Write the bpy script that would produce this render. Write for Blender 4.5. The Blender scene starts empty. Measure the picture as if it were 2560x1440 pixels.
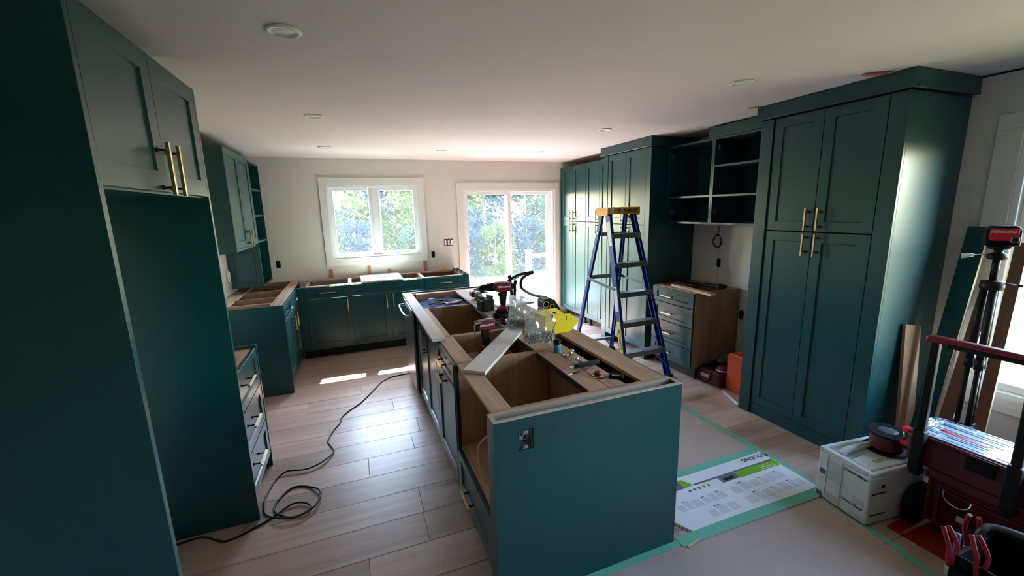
import bpy, bmesh, math, random
from mathutils import Matrix, Vector, Euler
R = math.radians
scene = bpy.context.scene
col = scene.collection

# ------------------------------------------------------------------ camera
cam_d = bpy.data.cameras.new('camera')
cam_d.sensor_width = 36.0
cam_d.lens = 36.0 * 1036.16 / 2560.0
cam_d.clip_start = 0.02
cam_d.clip_end = 300
cam = bpy.data.objects.new('camera', cam_d)
col.objects.link(cam)
_y, _p, _r = R(20.8172), R(10.8531), R(-1.4490)
_f = Vector((math.sin(_y) * math.cos(_p), math.cos(_y) * math.cos(_p), -math.sin(_p)))
_rt = Vector((math.cos(_y), -math.sin(_y), 0))
_up = _rt.cross(_f)
_c, _s = math.cos(_r), math.sin(_r)
_rr, _uu = _c * _rt + _s * _up, -_s * _rt + _c * _up
cam.matrix_world = Matrix(((_rr.x, _uu.x, -_f.x, 0), (_rr.y, _uu.y, -_f.y, 0), (_rr.z, _uu.z, -_f.z, 1.7144), (0, 0, 0, 1)))
scene.camera = cam

# ------------------------------------------------------------------ world, sun, exposure
SUN_DIR = Vector((-0.265, -1.61, -1.99)).normalized()      # direction the light travels
world = bpy.data.worlds.new('world')
scene.world = world
world.use_nodes = True
wn = world.node_tree
bg = wn.nodes['Background']
sky = wn.nodes.new('ShaderNodeTexSky')
sky.sky_type = 'NISHITA'
sky.sun_disc = False
sky.sun_elevation = math.asin(-SUN_DIR.z)
sky.sun_rotation = math.atan2(-SUN_DIR.x, -SUN_DIR.y)
sky.air_density = 1.3
sky.dust_density = 0.6
sky.ozone_density = 1.0
wn.links.new(sky.outputs[0], bg.inputs[0])
bg.inputs[1].default_value = 0.5
sun_d = bpy.data.lights.new('sun', 'SUN')
sun_d.energy = 6.0
sun_d.angle = R(0.6)
sun_d.color = (1.0, 0.965, 0.93)
sun = bpy.data.objects.new('sun', sun_d)
col.objects.link(sun)
sun.rotation_euler = SUN_DIR.to_track_quat('-Z', 'Y').to_euler()
sun.location = (2, 12, 12)


def portal(name, loc, rot, sx, sy):
    d = bpy.data.lights.new(name, 'AREA')
    d.shape = 'RECTANGLE'
    d.size, d.size_y = sx, sy
    d.cycles.is_portal = True
    o = bpy.data.objects.new(name, d)
    col.objects.link(o)
    o.location = loc
    o.rotation_euler = rot
    return o


portal('portal_window', (0.325, 6.06, 1.59), (R(90), 0, R(180)), 1.2, 1.0)
portal('portal_patio_door', (2.27, 6.06, 1.0), (R(90), 0, R(180)), 1.5, 2.05)
portal('portal_side_window', (3.72, 0.35, 1.31), (R(90), 0, R(90)), 1.82, 1.6)

scene.view_settings.view_transform = 'Standard'
scene.view_settings.look = 'None'
scene.view_settings.exposure = 3.82
scene.view_settings.gamma = 1.0
scene.view_settings.use_curve_mapping = False
scene.cycles.use_denoising = True
scene.cycles.max_bounces = 10
scene.cycles.diffuse_bounces = 5
scene.cycles.glossy_bounces = 4
scene.cycles.transparent_max_bounces = 16
scene.cycles.transmission_bounces = 8
scene.cycles.sample_clamp_indirect = 8.0
scene.cycles.caustics_reflective = False
scene.cycles.caustics_refractive = False

# ------------------------------------------------------------------ materials
MATS = {}


def srgb(r, g, b):
    f = lambda c: (c / 255) / 12.92 if c / 255 <= 0.04045 else (((c / 255) + 0.055) / 1.055) ** 2.4
    return (f(r), f(g), f(b), 1)


def newmat(name):
    m = bpy.data.materials.new(name)
    m.use_nodes = True
    return m, m.node_tree, m.node_tree.nodes['Principled BSDF']


def plain(name, rgb, rough=0.5, metal=0.0, spec=0.5, bump=0.0, bscale=200.0, var=0.0, vscale=6.0, coat=0.0):
    """colour with soft procedural variation and fine relief"""
    m, t, b = newmat(name)
    b.inputs['Base Color'].default_value = srgb(*rgb)
    b.inputs['Roughness'].default_value = rough
    b.inputs['Metallic'].default_value = metal
    b.inputs['Specular IOR Level'].default_value = spec
    if coat:
        b.inputs['Coat Weight'].default_value = coat
    tc = t.nodes.new('ShaderNodeTexCoord')
    if var > 0:
        n = t.nodes.new('ShaderNodeTexNoise')
        n.inputs['Scale'].default_value = vscale
        n.inputs['Detail'].default_value = 4
        t.links.new(tc.outputs['Object'], n.inputs['Vector'])
        mx = t.nodes.new('ShaderNodeMix')
        mx.data_type = 'RGBA'
        c = srgb(*rgb)
        mx.inputs[6].default_value = tuple(max(0, v * (1 - var)) for v in c[:3]) + (1,)
        mx.inputs[7].default_value = tuple(min(1, v * (1 + var)) for v in c[:3]) + (1,)
        t.links.new(n.outputs[0], mx.inputs[0])
        t.links.new(mx.outputs[2], b.inputs['Base Color'])
    if bump > 0:
        n2 = t.nodes.new('ShaderNodeTexNoise')
        n2.inputs['Scale'].default_value = bscale
        n2.inputs['Detail'].default_value = 2
        t.links.new(tc.outputs['Object'], n2.inputs['Vector'])
        bp = t.nodes.new('ShaderNodeBump')
        bp.inputs['Strength'].default_value = bump
        bp.inputs['Distance'].default_value = 0.001
        t.links.new(n2.outputs[0], bp.inputs['Height'])
        t.links.new(bp.outputs[0], b.inputs['Normal'])
    MATS[name] = m
    return m


def wood(name, dark, light, axis, rough=0.55, scale=1.0, rand=False, streak=1.0):
    """grain stretched along one object axis"""
    m, t, b = newmat(name)
    tc = t.nodes.new('ShaderNodeTexCoord')
    mp = t.nodes.new('ShaderNodeMapping')
    s = [26 * scale] * 3
    s['xyz'.index(axis)] = 1.6 * scale
    mp.inputs['Scale'].default_value = s
    t.links.new(tc.outputs['Object'], mp.inputs['Vector'])
    vec = mp.outputs[0]
    oi = t.nodes.new('ShaderNodeObjectInfo')
    if rand:
        add = t.nodes.new('ShaderNodeVectorMath')
        add.operation = 'ADD'
        cm = t.nodes.new('ShaderNodeCombineXYZ')
        ml = t.nodes.new('ShaderNodeMath')
        ml.operation = 'MULTIPLY'
        ml.inputs[1].default_value = 137.0
        t.links.new(oi.outputs['Random'], ml.inputs[0])
        for k in range(3):
            t.links.new(ml.outputs[0], cm.inputs[k])
        t.links.new(vec, add.inputs[0])
        t.links.new(cm.outputs[0], add.inputs[1])
        vec = add.outputs[0]
    n = t.nodes.new('ShaderNodeTexNoise')
    n.inputs['Scale'].default_value = 1.0
    n.inputs['Detail'].default_value = 6
    n.inputs['Roughness'].default_value = 0.62
    n.inputs['Distortion'].default_value = 0.6
    t.links.new(vec, n.inputs['Vector'])
    cr = t.nodes.new('ShaderNodeValToRGB')
    cr.color_ramp.elements[0].position = 0.5 - 0.22 * streak
    cr.color_ramp.elements[1].position = 0.5 + 0.22 * streak
    cr.color_ramp.elements[0].color = srgb(*dark)
    cr.color_ramp.elements[1].color = srgb(*light)
    t.links.new(n.outputs[0], cr.inputs[0])
    out = cr.outputs[0]
    # broad patches of tone along the board
    mp2 = t.nodes.new('ShaderNodeMapping')
    s2 = [5 * scale] * 3
    s2['xyz'.index(axis)] = 1.2 * scale
    mp2.inputs['Scale'].default_value = s2
    t.links.new(vec if rand else tc.outputs['Object'], mp2.inputs['Vector'])
    if rand:
        s2 = [0.25] * 3
        s2['xyz'.index(axis)] = 0.6
        mp2.inputs['Scale'].default_value = s2
    n2 = t.nodes.new('ShaderNodeTexNoise')
    n2.inputs['Scale'].default_value = 1.0
    n2.inputs['Detail'].default_value = 3
    t.links.new(mp2.outputs[0], n2.inputs['Vector'])
    hs = t.nodes.new('ShaderNodeHueSaturation')
    mr = t.nodes.new('ShaderNodeMapRange')
    mr.inputs['From Min'].default_value = 0.3
    mr.inputs['From Max'].default_value = 0.7
    mr.inputs['To Min'].default_value = 0.82
    mr.inputs['To Max'].default_value = 1.14
    t.links.new(n2.outputs[0], mr.inputs[0])
    val = mr.outputs[0]
    if rand:
        mr2 = t.nodes.new('ShaderNodeMapRange')
        mr2.inputs['To Min'].default_value = 0.84
        mr2.inputs['To Max'].default_value = 1.12
        t.links.new(oi.outputs['Random'], mr2.inputs[0])
        mm = t.nodes.new('ShaderNodeMath')
        mm.operation = 'MULTIPLY'
        t.links.new(val, mm.inputs[0])
        t.links.new(mr2.outputs[0], mm.inputs[1])
        val = mm.outputs[0]
    t.links.new(val, hs.inputs['Value'])
    t.links.new(out, hs.inputs['Color'])
    t.links.new(hs.outputs[0], b.inputs['Base Color'])
    b.inputs['Roughness'].default_value = rough
    bp = t.nodes.new('ShaderNodeBump')
    bp.inputs['Strength'].default_value = 0.12
    bp.inputs['Distance'].default_value = 0.001
    t.links.new(n.outputs[0], bp.inputs['Height'])
    t.links.new(bp.outputs[0], b.inputs['Normal'])
    MATS[name] = m
    return m


def film(name, tint, gloss, diffuse, rough=0.08, extra=0.0):
    """clear sheet: transparent, with reflections and a little white haze mixed in"""
    m = bpy.data.materials.new(name)
    m.use_nodes = True
    t = m.node_tree
    t.nodes.clear()
    out = t.nodes.new('ShaderNodeOutputMaterial')
    tr = t.nodes.new('ShaderNodeBsdfTransparent')
    tr.inputs[0].default_value = tint
    gl = t.nodes.new('ShaderNodeBsdfGlossy')
    gl.inputs['Roughness'].default_value = rough
    df = t.nodes.new('ShaderNodeBsdfTranslucent')
    df.inputs[0].default_value = (0.9, 0.93, 0.97, 1)
    lw = t.nodes.new('ShaderNodeLayerWeight')
    lw.inputs[0].default_value = gloss
    m1 = t.nodes.new('ShaderNodeMixShader')
    m2 = t.nodes.new('ShaderNodeMixShader')
    m1.inputs[0].default_value = diffuse
    t.links.new(tr.outputs[0], m1.inputs[1])
    t.links.new(df.outputs[0], m1.inputs[2])
    fac = lw.outputs['Fresnel']
    if extra:
        ad = t.nodes.new('ShaderNodeMath')
        ad.operation = 'ADD'
        ad.inputs[1].default_value = extra
        t.links.new(fac, ad.inputs[0])
        fac = ad.outputs[0]
    t.links.new(fac, m2.inputs[0])
    t.links.new(m1.outputs[0], m2.inputs[1])
    t.links.new(gl.outputs[0], m2.inputs[2])
    t.links.new(m2.outputs[0], out.inputs[0])
    MATS[name] = m
    return m


def leafmat(name, rgb, trans):
    m = bpy.data.materials.new(name)
    m.use_nodes = True
    t = m.node_tree
    t.nodes.clear()
    out = t.nodes.new('ShaderNodeOutputMaterial')
    d = t.nodes.new('ShaderNodeBsdfDiffuse')
    tl = t.nodes.new('ShaderNodeBsdfTranslucent')
    g = t.nodes.new('ShaderNodeNewGeometry')
    cr = t.nodes.new('ShaderNodeValToRGB')
    c = srgb(*rgb)
    cr.color_ramp.elements[0].color = (c[0] * 0.55, c[1] * 0.6, c[2] * 0.6, 1)
    cr.color_ramp.elements[1].color = (c[0] * 1.35, c[1] * 1.25, c[2] * 1.1, 1)
    t.links.new(g.outputs['Random Per Island'], cr.inputs[0])
    t.links.new(cr.outputs[0], d.inputs[0])
    t.links.new(cr.outputs[0], tl.inputs[0])
    mx = t.nodes.new('ShaderNodeMixShader')
    mx.inputs[0].default_value = trans
    t.links.new(d.outputs[0], mx.inputs[1])
    t.links.new(tl.outputs[0], mx.inputs[2])
    t.links.new(mx.outputs[0], out.inputs[0])
    MATS[name] = m
    return m


plain('green', (8, 68, 71), 0.32, spec=0.58, bump=0.06, bscale=260, var=0.04, vscale=3)
plain('wall', (224, 219, 214), 0.85, bump=0.12, bscale=150, var=0.02, vscale=2)
plain('wall_unseen_dark', (96, 92, 88), 0.85)  # unseen walls, tone darkened so the near cabinet panels reflect less light
plain('ceiling', (222, 215, 214), 0.9, bump=0.12, bscale=120, var=0.02, vscale=2)
plain('trim_white', (232, 230, 226), 0.45, bump=0.04)
plain('vinyl', (240, 241, 243), 0.3)
plain('toe_black', (14, 15, 16), 0.7)
plain('brass', (226, 204, 156), 0.3, metal=1.0, bump=0.03, bscale=500)
plain('bronze', (70, 54, 40), 0.35, metal=1.0)
plain('black_plastic', (10, 10, 11), 0.5, spec=0.22, bump=0.08, bscale=400)
plain('black_rubber', (9, 9, 10), 0.7, spec=0.2, bump=0.15, bscale=250)
plain('grey_plastic', (70, 74, 80), 0.5)
plain('red_plastic', (104, 11, 32), 0.35, bump=0.05, bscale=300)
plain('red_dark', (84, 9, 22), 0.4, bump=0.08, bscale=200)
plain('red_bright', (214, 40, 62), 0.35)
plain('plier_red', (150, 18, 38), 0.4)
plain('orange', (226, 84, 40), 0.4, bump=0.06, bscale=200)
plain('red_orange', (150, 30, 12), 0.5, bump=0.1, bscale=60, var=0.2, vscale=20)
plain('steel', (190, 192, 196), 0.25, metal=1.0, bump=0.04, bscale=300)
plain('aluminium', (150, 152, 156), 0.42, metal=1.0, bump=0.06, bscale=300, var=0.1, vscale=12)
plain('dark_metal', (58, 58, 60), 0.5, metal=0.7)
plain('stainless', (170, 173, 178), 0.3, metal=1.0, bump=0.05, bscale=90)
plain('ladder_blue', (10, 52, 136), 0.45, spec=0.3, bump=0.08, bscale=180, var=0.15, vscale=10)
plain('ladder_yellow', (232, 158, 22), 0.45, var=0.15, vscale=14)
plain('label_yellow', (236, 206, 40), 0.5)
plain('label_white', (218, 220, 222), 0.5, var=0.06, vscale=40)
plain('label_blue', (30, 40, 92), 0.5)
plain('ink_black', (14, 14, 16), 0.6)
plain('ink_white', (206, 202, 202), 0.5)
plain('ink_red', (170, 30, 30), 0.5)
plain('ink_green', (122, 178, 42), 0.5)
plain('ink_grey', (108, 110, 112), 0.6)
plain('bin_yellow', (226, 202, 14), 0.32)
plain('systainer', (214, 218, 216), 0.42, bump=0.05, bscale=350)
plain('systainer_grey', (194, 199, 197), 0.45, bump=0.05, bscale=350)
plain('systainer_dark', (92, 94, 94), 0.5)
plain('paper_brown', (178, 158, 146), 0.8, bump=0.3, bscale=70, var=0.09, vscale=9)
plain('cardboard', (150, 122, 92), 0.85, var=0.1, vscale=14)
plain('card_white', (226, 228, 232), 0.55, bump=0.06, bscale=60, var=0.02)
plain('tape_green', (112, 182, 156), 0.5, bump=0.2, bscale=60, var=0.12, vscale=22)
plain('white_cable', (232, 230, 220), 0.5)
plain('romex', (206, 186, 120), 0.5)
plain('cord_black', (16, 17, 19), 0.5)
plain('mint_board', (208, 232, 224), 0.12, spec=0.6)
plain('white_gloss', (240, 242, 244), 0.14, spec=0.6)
plain('glue_board', (226, 224, 222), 0.55, bump=0.15, bscale=60, var=0.12, vscale=7)
plain('blanket', (86, 106, 158), 0.95, bump=0.9, bscale=50, var=0.35, vscale=16)
plain('cloth_grey', (74, 84, 92), 0.9, bump=0.4, bscale=60)
plain('outlet_black', (22, 22, 24), 0.5)
plain('galvanized', (176, 186, 198), 0.3, metal=1.0, bump=0.08, bscale=60, var=0.15, vscale=30)
plain('bottle_blue', (70, 128, 158), 0.3)
plain('lamp_white', (238, 236, 232), 0.4)
plain('lens_white', (244, 243, 240), 0.3)
plain('lawn', (86, 84, 40), 0.9, var=0.3, vscale=3.0)
plain('bark', (110, 100, 92), 0.9, bump=0.6, bscale=20, var=0.2, vscale=8)
plain('siding', (214, 214, 212), 0.7)
plain('post_grey', (150, 148, 156), 0.7)
plain('lid_clear', (150, 162, 180), 0.16, spec=0.7)
plain('lid_well', (40, 42, 48), 0.35)
plain('copper_wire', (92, 30, 36), 0.4, bump=0.5, bscale=40)
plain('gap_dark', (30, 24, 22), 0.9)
plain('chipboard', (176, 140, 108), 0.85, bump=0.3, bscale=120, var=0.18, vscale=60)
plain('screw_metal', (206, 205, 202), 0.28, metal=0.45)
wood('maple_x', (164, 126, 102), (204, 170, 144), 'x')
wood('maple_y', (164, 126, 102), (204, 170, 144), 'y')
wood('maple_z', (146, 106, 80), (182, 140, 110), 'z')
wood('shim_wood', (150, 92, 62), (196, 134, 96), 'z')
wood('mdf_edge', (170, 158, 146), (194, 182, 170), 'x', streak=1.5)
wood('brown_board', (120, 84, 60), (150, 108, 80), 'z')
wood('tan_edge', (206, 178, 142), (226, 200, 164), 'z')
wood('plank', (160, 130, 116), (208, 182, 168), 'x', rough=0.36, scale=0.5, rand=True, streak=1.5)
film('glass', (0.97, 0.985, 0.98, 1), 0.12, 0.006, 0.02)  # faint white mixed into the panes imitates overexposed haze over the view
film('bag_clear', (0.97, 0.98, 1.0, 1), 0.25, 0.17, 0.12, extra=0.10)
leafmat('leaf_light', (106, 122, 80), 0.5)
leafmat('leaf_mid', (84, 100, 84), 0.45)
leafmat('leaf_blue', (68, 82, 96), 0.4)
leafmat('leaf_grass', (176, 196, 130), 0.5)

# greeked print: rows of small type as flat ink on white card
m, t, b = newmat('greeking')
tc = t.nodes.new('ShaderNodeTexCoord')
br = t.nodes.new('ShaderNodeTexBrick')
br.offset = 0.37
br.inputs['Scale'].default_value = 1.0
br.inputs['Brick Width'].default_value = 0.022
br.inputs['Row Height'].default_value = 0.0046
br.inputs['Mortar Size'].default_value = 0.0016
br.inputs['Mortar Smooth'].default_value = 0.0
br.inputs['Color1'].default_value = srgb(96, 98, 104)
br.inputs['Color2'].default_value = srgb(140, 142, 148)
br.inputs['Mortar'].default_value = srgb(224, 226, 230)
t.links.new(tc.outputs['Object'], br.inputs['Vector'])
t.links.new(br.outputs[0], b.inputs['Base Color'])
b.inputs['Roughness'].default_value = 0.55
MATS['greeking'] = m


# ------------------------------------------------------------------ mesh helpers
class MB:
    """collects shapes; .build() links them as ONE mesh object"""

    def __init__(self):
        self.bm = bmesh.new()
        self.mi = 0

    def mat(self, i):
        self.mi = i
        return self

    def _merge(self, tmp, M=None):
        mp = {}
        for v in tmp.verts:
            mp[v] = self.bm.verts.new(M @ v.co if M else v.co)
        for f in tmp.faces:
            try:
                nf = self.bm.faces.new([mp[v] for v in f.verts])
                nf.material_index = self.mi
                nf.smooth = f.smooth
            except ValueError:
                pass
        tmp.free()

    def faces(self, verts, faces, smooth=False):
        vs = [self.bm.verts.new(v) for v in verts]
        for f in faces:
            try:
                nf = self.bm.faces.new([vs[i] for i in f])
                nf.material_index = self.mi
                nf.smooth = smooth
            except ValueError:
                pass
        return self

    def box(self, x0, x1, y0, y1, z0, z1, bev=0.0, seg=1, M=None):
        tmp = bmesh.new()
        vs = [tmp.verts.new((x, y, z)) for z in (z0, z1) for y in (y0, y1) for x in (x0, x1)]
        for f in ((0, 2, 3, 1), (4, 5, 7, 6), (0, 1, 5, 4), (2, 6, 7, 3), (0, 4, 6, 2), (1, 3, 7, 5)):
            tmp.faces.new([vs[i] for i in f])
        if bev > 0:
            bmesh.ops.bevel(tmp, geom=list(tmp.edges), offset=bev, segments=seg, profile=0.5, affect='EDGES')
        self._merge(tmp, M)
        return self

    def prism(self, poly, a0, a1, axis='y', bev=0.0, seg=1, M=None):
        """2-D polygon extruded along an axis; poly in the two other axes in xyz order"""
        tmp = bmesh.new()

        def p(q, a):
            return {'x': (a, q[0], q[1]), 'y': (q[0], a, q[1]), 'z': (q[0], q[1], a)}[axis]
        v0 = [tmp.verts.new(p(q, a0)) for q in poly]
        v1 = [tmp.verts.new(p(q, a1)) for q in poly]
        n = len(poly)
        tmp.faces.new(v0[::-1])
        tmp.faces.new(v1)
        for i in range(n):
            tmp.faces.new((v0[i], v0[(i + 1) % n], v1[(i + 1) % n], v1[i]))
        if bev > 0:
            bmesh.ops.bevel(tmp, geom=list(tmp.edges), offset=bev, segments=seg, profile=0.5, affect='EDGES')
        self._merge(tmp, M)
        return self

    def tube(self, pts, r, n=10, closed=False, caps=True, M=None):
        pts = [Vector(p) for p in pts]
        rs = r if isinstance(r, (list, tuple)) else [r] * len(pts)
        tmp = bmesh.new()
        rings = []
        N = len(pts)
        nrm = None
        for i, p in enumerate(pts):
            if closed:
                d = pts[(i + 1) % N] - pts[i - 1]
            else:
                d = pts[min(i + 1, N - 1)] - pts[max(i - 1, 0)]
            d.normalize()
            if nrm is None:
                nrm = d.orthogonal().normalized()
            else:
                nrm = nrm - d * nrm.dot(d)
                nrm = nrm.normalized() if nrm.length > 1e-6 else d.orthogonal().normalized()
            bi = d.cross(nrm)
            rings.append([tmp.verts.new(p + rs[i] * (math.cos(6.28318 * k / n) * nrm + math.sin(6.28318 * k / n) * bi)) for k in range(n)])
        for i in range(N if closed else N - 1):
            a, b2 = rings[i], rings[(i + 1) % N]
            for k in range(n):
                f = tmp.faces.new((a[k], a[(k + 1) % n], b2[(k + 1) % n], b2[k]))
                f.smooth = True
        if caps and not closed:
            tmp.faces.new(rings[0][::-1])
            tmp.faces.new(rings[-1])
        self._merge(tmp, M)
        return self

    def lathe(self, prof, n=24, M=None, smooth=True):
        """profile [(r, z)] turned about z"""
        tmp = bmesh.new()
        rings = []
        for r, z in prof:
            rings.append([tmp.verts.new((max(r, 1e-5) * math.cos(6.28318 * k / n), max(r, 1e-5) * math.sin(6.28318 * k / n), z)) for k in range(n)])
        for i in range(len(prof) - 1):
            for k in range(n):
                f = tmp.faces.new((rings[i][k], rings[i][(k + 1) % n], rings[i + 1][(k + 1) % n], rings[i + 1][k]))
                f.smooth = smooth
        if prof[0][0] > 1e-4:
            tmp.faces.new(rings[0][::-1])
        if prof[-1][0] > 1e-4:
            tmp.faces.new(rings[-1])
        bmesh.ops.remove_doubles(tmp, verts=list(tmp.verts), dist=1e-5)
        self._merge(tmp, M)
        return self

    def beam(self, p0, p1, prof, up=(0, 0, 1)):
        """2-D profile swept from p0 to p1; profile axes: side, up"""
        p0, p1 = Vector(p0), Vector(p1)
        d = (p1 - p0).normalized()
        s = d.cross(Vector(up)).normalized()
        u = s.cross(d)
        tmp = bmesh.new()
        a = [tmp.verts.new(p0 + s * q[0] + u * q[1]) for q in prof]
        b2 = [tmp.verts.new(p1 + s * q[0] + u * q[1]) for q in prof]
        n = len(prof)
        tmp.faces.new(a[::-1])
        tmp.faces.new(b2)
        for i in range(n):
            tmp.faces.new((a[i], a[(i + 1) % n], b2[(i + 1) % n], b2[i]))
        self._merge(tmp)
        return self

    def build(self, name, mats, parent=None, world=True, label=None):
        bm = self.bm
        bmesh.ops.recalc_face_normals(bm, faces=list(bm.faces))
        if parent is not None and world:
            off = parent.get('_o', None)
            o0 = Vector(PLACE[parent.name])
            bmesh.ops.translate(bm, vec=-o0, verts=list(bm.verts))
        me = bpy.data.meshes.new(name)
        bm.to_mesh(me)
        bm.free()
        if not isinstance(mats, (list, tuple)):
            mats = [mats]
        for q in mats:
            me.materials.append(MATS[q])
        o = bpy.data.objects.new(name, me)
        col.objects.link(o)
        if parent is not None:
            o.parent = parent
            PLACE[o.name] = PLACE[parent.name]
        else:
            PLACE[o.name] = (0, 0, 0)
        if label:
            o['label'] = label
        return o


PLACE = {}


def thing(name, label, cat, loc=(0, 0, 0), rotz=0.0, group=None, rot=None):
    o = bpy.data.objects.new(name, None)
    o.empty_display_size = 0.05
    col.objects.link(o)
    o.location = loc
    o.rotation_euler = rot if rot else (0, 0, rotz)
    o['label'] = label
    o['category'] = cat
    if group:
        o['group'] = group
    PLACE[o.name] = tuple(loc)
    return o


def tag(o, label, cat, group=None, kind=None):
    o['label'] = label
    o['category'] = cat
    if group:
        o['group'] = group
    if kind:
        o['kind'] = kind
    return o


def one(name, mb, mat, label, cat, group=None, kind=None):
    """a thing that is one mesh, its origin at the middle of its base"""
    bm = mb.bm
    xs = [v.co for v in bm.verts]
    c = Vector(((min(v.x for v in xs) + max(v.x for v in xs)) / 2, (min(v.y for v in xs) + max(v.y for v in xs)) / 2, min(v.z for v in xs)))
    bmesh.ops.translate(bm, vec=-c, verts=list(bm.verts))
    o = mb.build(name, mat)
    o.location = c
    PLACE[o.name] = tuple(c)
    return tag(o, label, cat, group, kind)


def struct(name, mb, mat, label=None):
    o = mb.build(name, mat)
    o['kind'] = 'structure'
    if label:
        o['label'] = label
    return o


def copy_tree(o, parent=None):
    c = o.copy()
    col.objects.link(c)
    c.parent = parent
    for ch in o.children:
        copy_tree(ch, c)
    return c


def text(name, body, size, M, mat, parent=None, shear=0.0, extrude=0.0004, offset=0.0, spacing=1.0, align='CENTER'):
    cu = bpy.data.curves.new(name, 'FONT')
    cu.body = body
    cu.size = size
    cu.shear = shear
    cu.extrude = extrude
    cu.offset = offset
    cu.space_character = spacing
    cu.align_x = align
    cu.align_y = 'CENTER'
    cu.resolution_u = 3
    cu.materials.append(MATS[mat])
    tmp = bpy.data.objects.new(name + '_curve', cu)
    col.objects.link(tmp)
    bpy.context.view_layer.update()
    me = bpy.data.meshes.new_from_object(tmp.evaluated_get(bpy.context.evaluated_depsgraph_get()))
    bpy.data.objects.remove(tmp)
    bpy.data.curves.remove(cu)
    if not me.materials:
        me.materials.append(MATS[mat])
    o = bpy.data.objects.new(name, me)
    col.objects.link(o)
    if parent is not None:
        o.parent = parent
    o.matrix_local = M
    PLACE[o.name] = PLACE[parent.name] if parent is not None else (0, 0, 0)
    return o


def basis(loc, xd, yd):
    x = Vector(xd).normalized()
    y = Vector(yd)
    z = x.cross(y).normalized()
    y = z.cross(x)
    return Matrix(((x.x, y.x, z.x, loc[0]), (x.y, y.y, z.y, loc[1]), (x.z, y.z, z.z, loc[2]), (0, 0, 0, 1)))


def rel(loc, parent):
    return Vector(loc) - Vector(PLACE[parent.name])


def smooth_path(pts, k=6):
    pts = [Vector(p) for p in pts]
    out = []
    for i in range(len(pts) - 1):
        p0, p1, p2, p3 = pts[max(i - 1, 0)], pts[i], pts[i + 1], pts[min(i + 2, len(pts) - 1)]
        for j in range(k):
            t_ = j / k
            out.append(0.5 * ((2 * p1) + (p2 - p0) * t_ + (2 * p0 - 5 * p1 + 4 * p2 - p3) * t_ * t_ + (3 * p1 - p0 - 3 * p2 + p3) * t_ ** 3))
    out.append(pts[-1])
    return out


# ------------------------------------------------------------------ room shell
YW, XL, XR, YB = 5.95, -1.28, 3.58, -2.5
ceil_z = lambda y: 2.40 + (YW - y) * 0.004
random.seed(11)


def wall_boxes(mb, axis, c0, c1, a0, a1, z0, z1, holes):
    """wall slab with rectangular openings; axis = the direction the wall runs"""
    cuts = sorted({a0, a1, *[h[0] for h in holes], *[h[1] for h in holes]})
    for i in range(len(cuts) - 1):
        u0, u1 = cuts[i], cuts[i + 1]
        spans = [(h[2], h[3]) for h in holes if h[0] <= u0 + 1e-6 and h[1] >= u1 - 1e-6]
        zs = [z0]
        for s in sorted(spans):
            zs += [s[0], s[1]]
        zs.append(z1)
        for k in range(0, len(zs), 2):
            if zs[k + 1] - zs[k] > 1e-4:
                if axis == 'x':
                    mb.box(u0, u1, c0, c1, zs[k], zs[k + 1])
                else:
                    mb.box(c0, c1, u0, u1, zs[k], zs[k + 1])
    return mb


struct('wall_far', wall_boxes(MB(), 'x', YW, YW + 0.16, XL - 0.12, XR + 0.12, -0.05, 2.5,
                              [(-0.257, 0.907, 1.117, 2.063), (1.538, 3.011, -0.05, 1.999)]), 'wall')
struct('wall_right', wall_boxes(MB(), 'y', XR, XR + 0.02, YB, YW, 0, 2.405, [(-0.55, 1.245, 0.52, 2.09)]), 'wall')
struct('wall_right_sheath', wall_boxes(MB(), 'y', XR + 0.02, XR + 0.16, YB - 0.12, YW, -0.05, 2.52, [(-0.55, 1.245, 0.52, 2.09)]), 'gap_dark')  # outer wall layer; its dark colour stands for shade in the ceiling gap
struct('wall_left', MB().box(XL - 0.12, XL, 1.40, YW, -0.05, 2.5), 'wall')
struct('wall_left_near', MB().box(XL - 0.12, XL, YB, 1.3995, -0.05, 2.5), 'wall_unseen_dark')  # unseen near stretch of the left wall, darkened to dim panel reflections
struct('wall_back', wall_boxes(MB(), 'x', YB - 0.12, YB, XL - 0.12, XR + 0.02, -0.05, 2.5, []), 'wall_unseen_dark')
mb = MB()
mb.faces([(XL - .12, YB - .12, ceil_z(YB - .12)), (XR + .16, YB - .12, ceil_z(YB - .12)), (XR + .16, YW + .16, ceil_z(YW + .16)), (XL - .12, YW + .16, ceil_z(YW + .16)),
          (XL - .12, YB - .12, 2.6), (XR + .16, YB - .12, 2.6), (XR + .16, YW + .16, 2.6), (XL - .12, YW + .16, 2.6)],
         [(0, 1, 2, 3), (4, 7, 6, 5), (0, 4, 5, 1), (1, 5, 6, 2), (2, 6, 7, 3), (3, 7, 4, 0)])
struct('ceiling', mb, 'ceiling')
floor = struct('floor', MB().box(XL - .12, XR + .16, YB - .12, YW + .16, -0.08, -0.012), 'gap_dark')
PW, PL, GAP = 0.2288, 1.52, 0.0012


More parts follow.
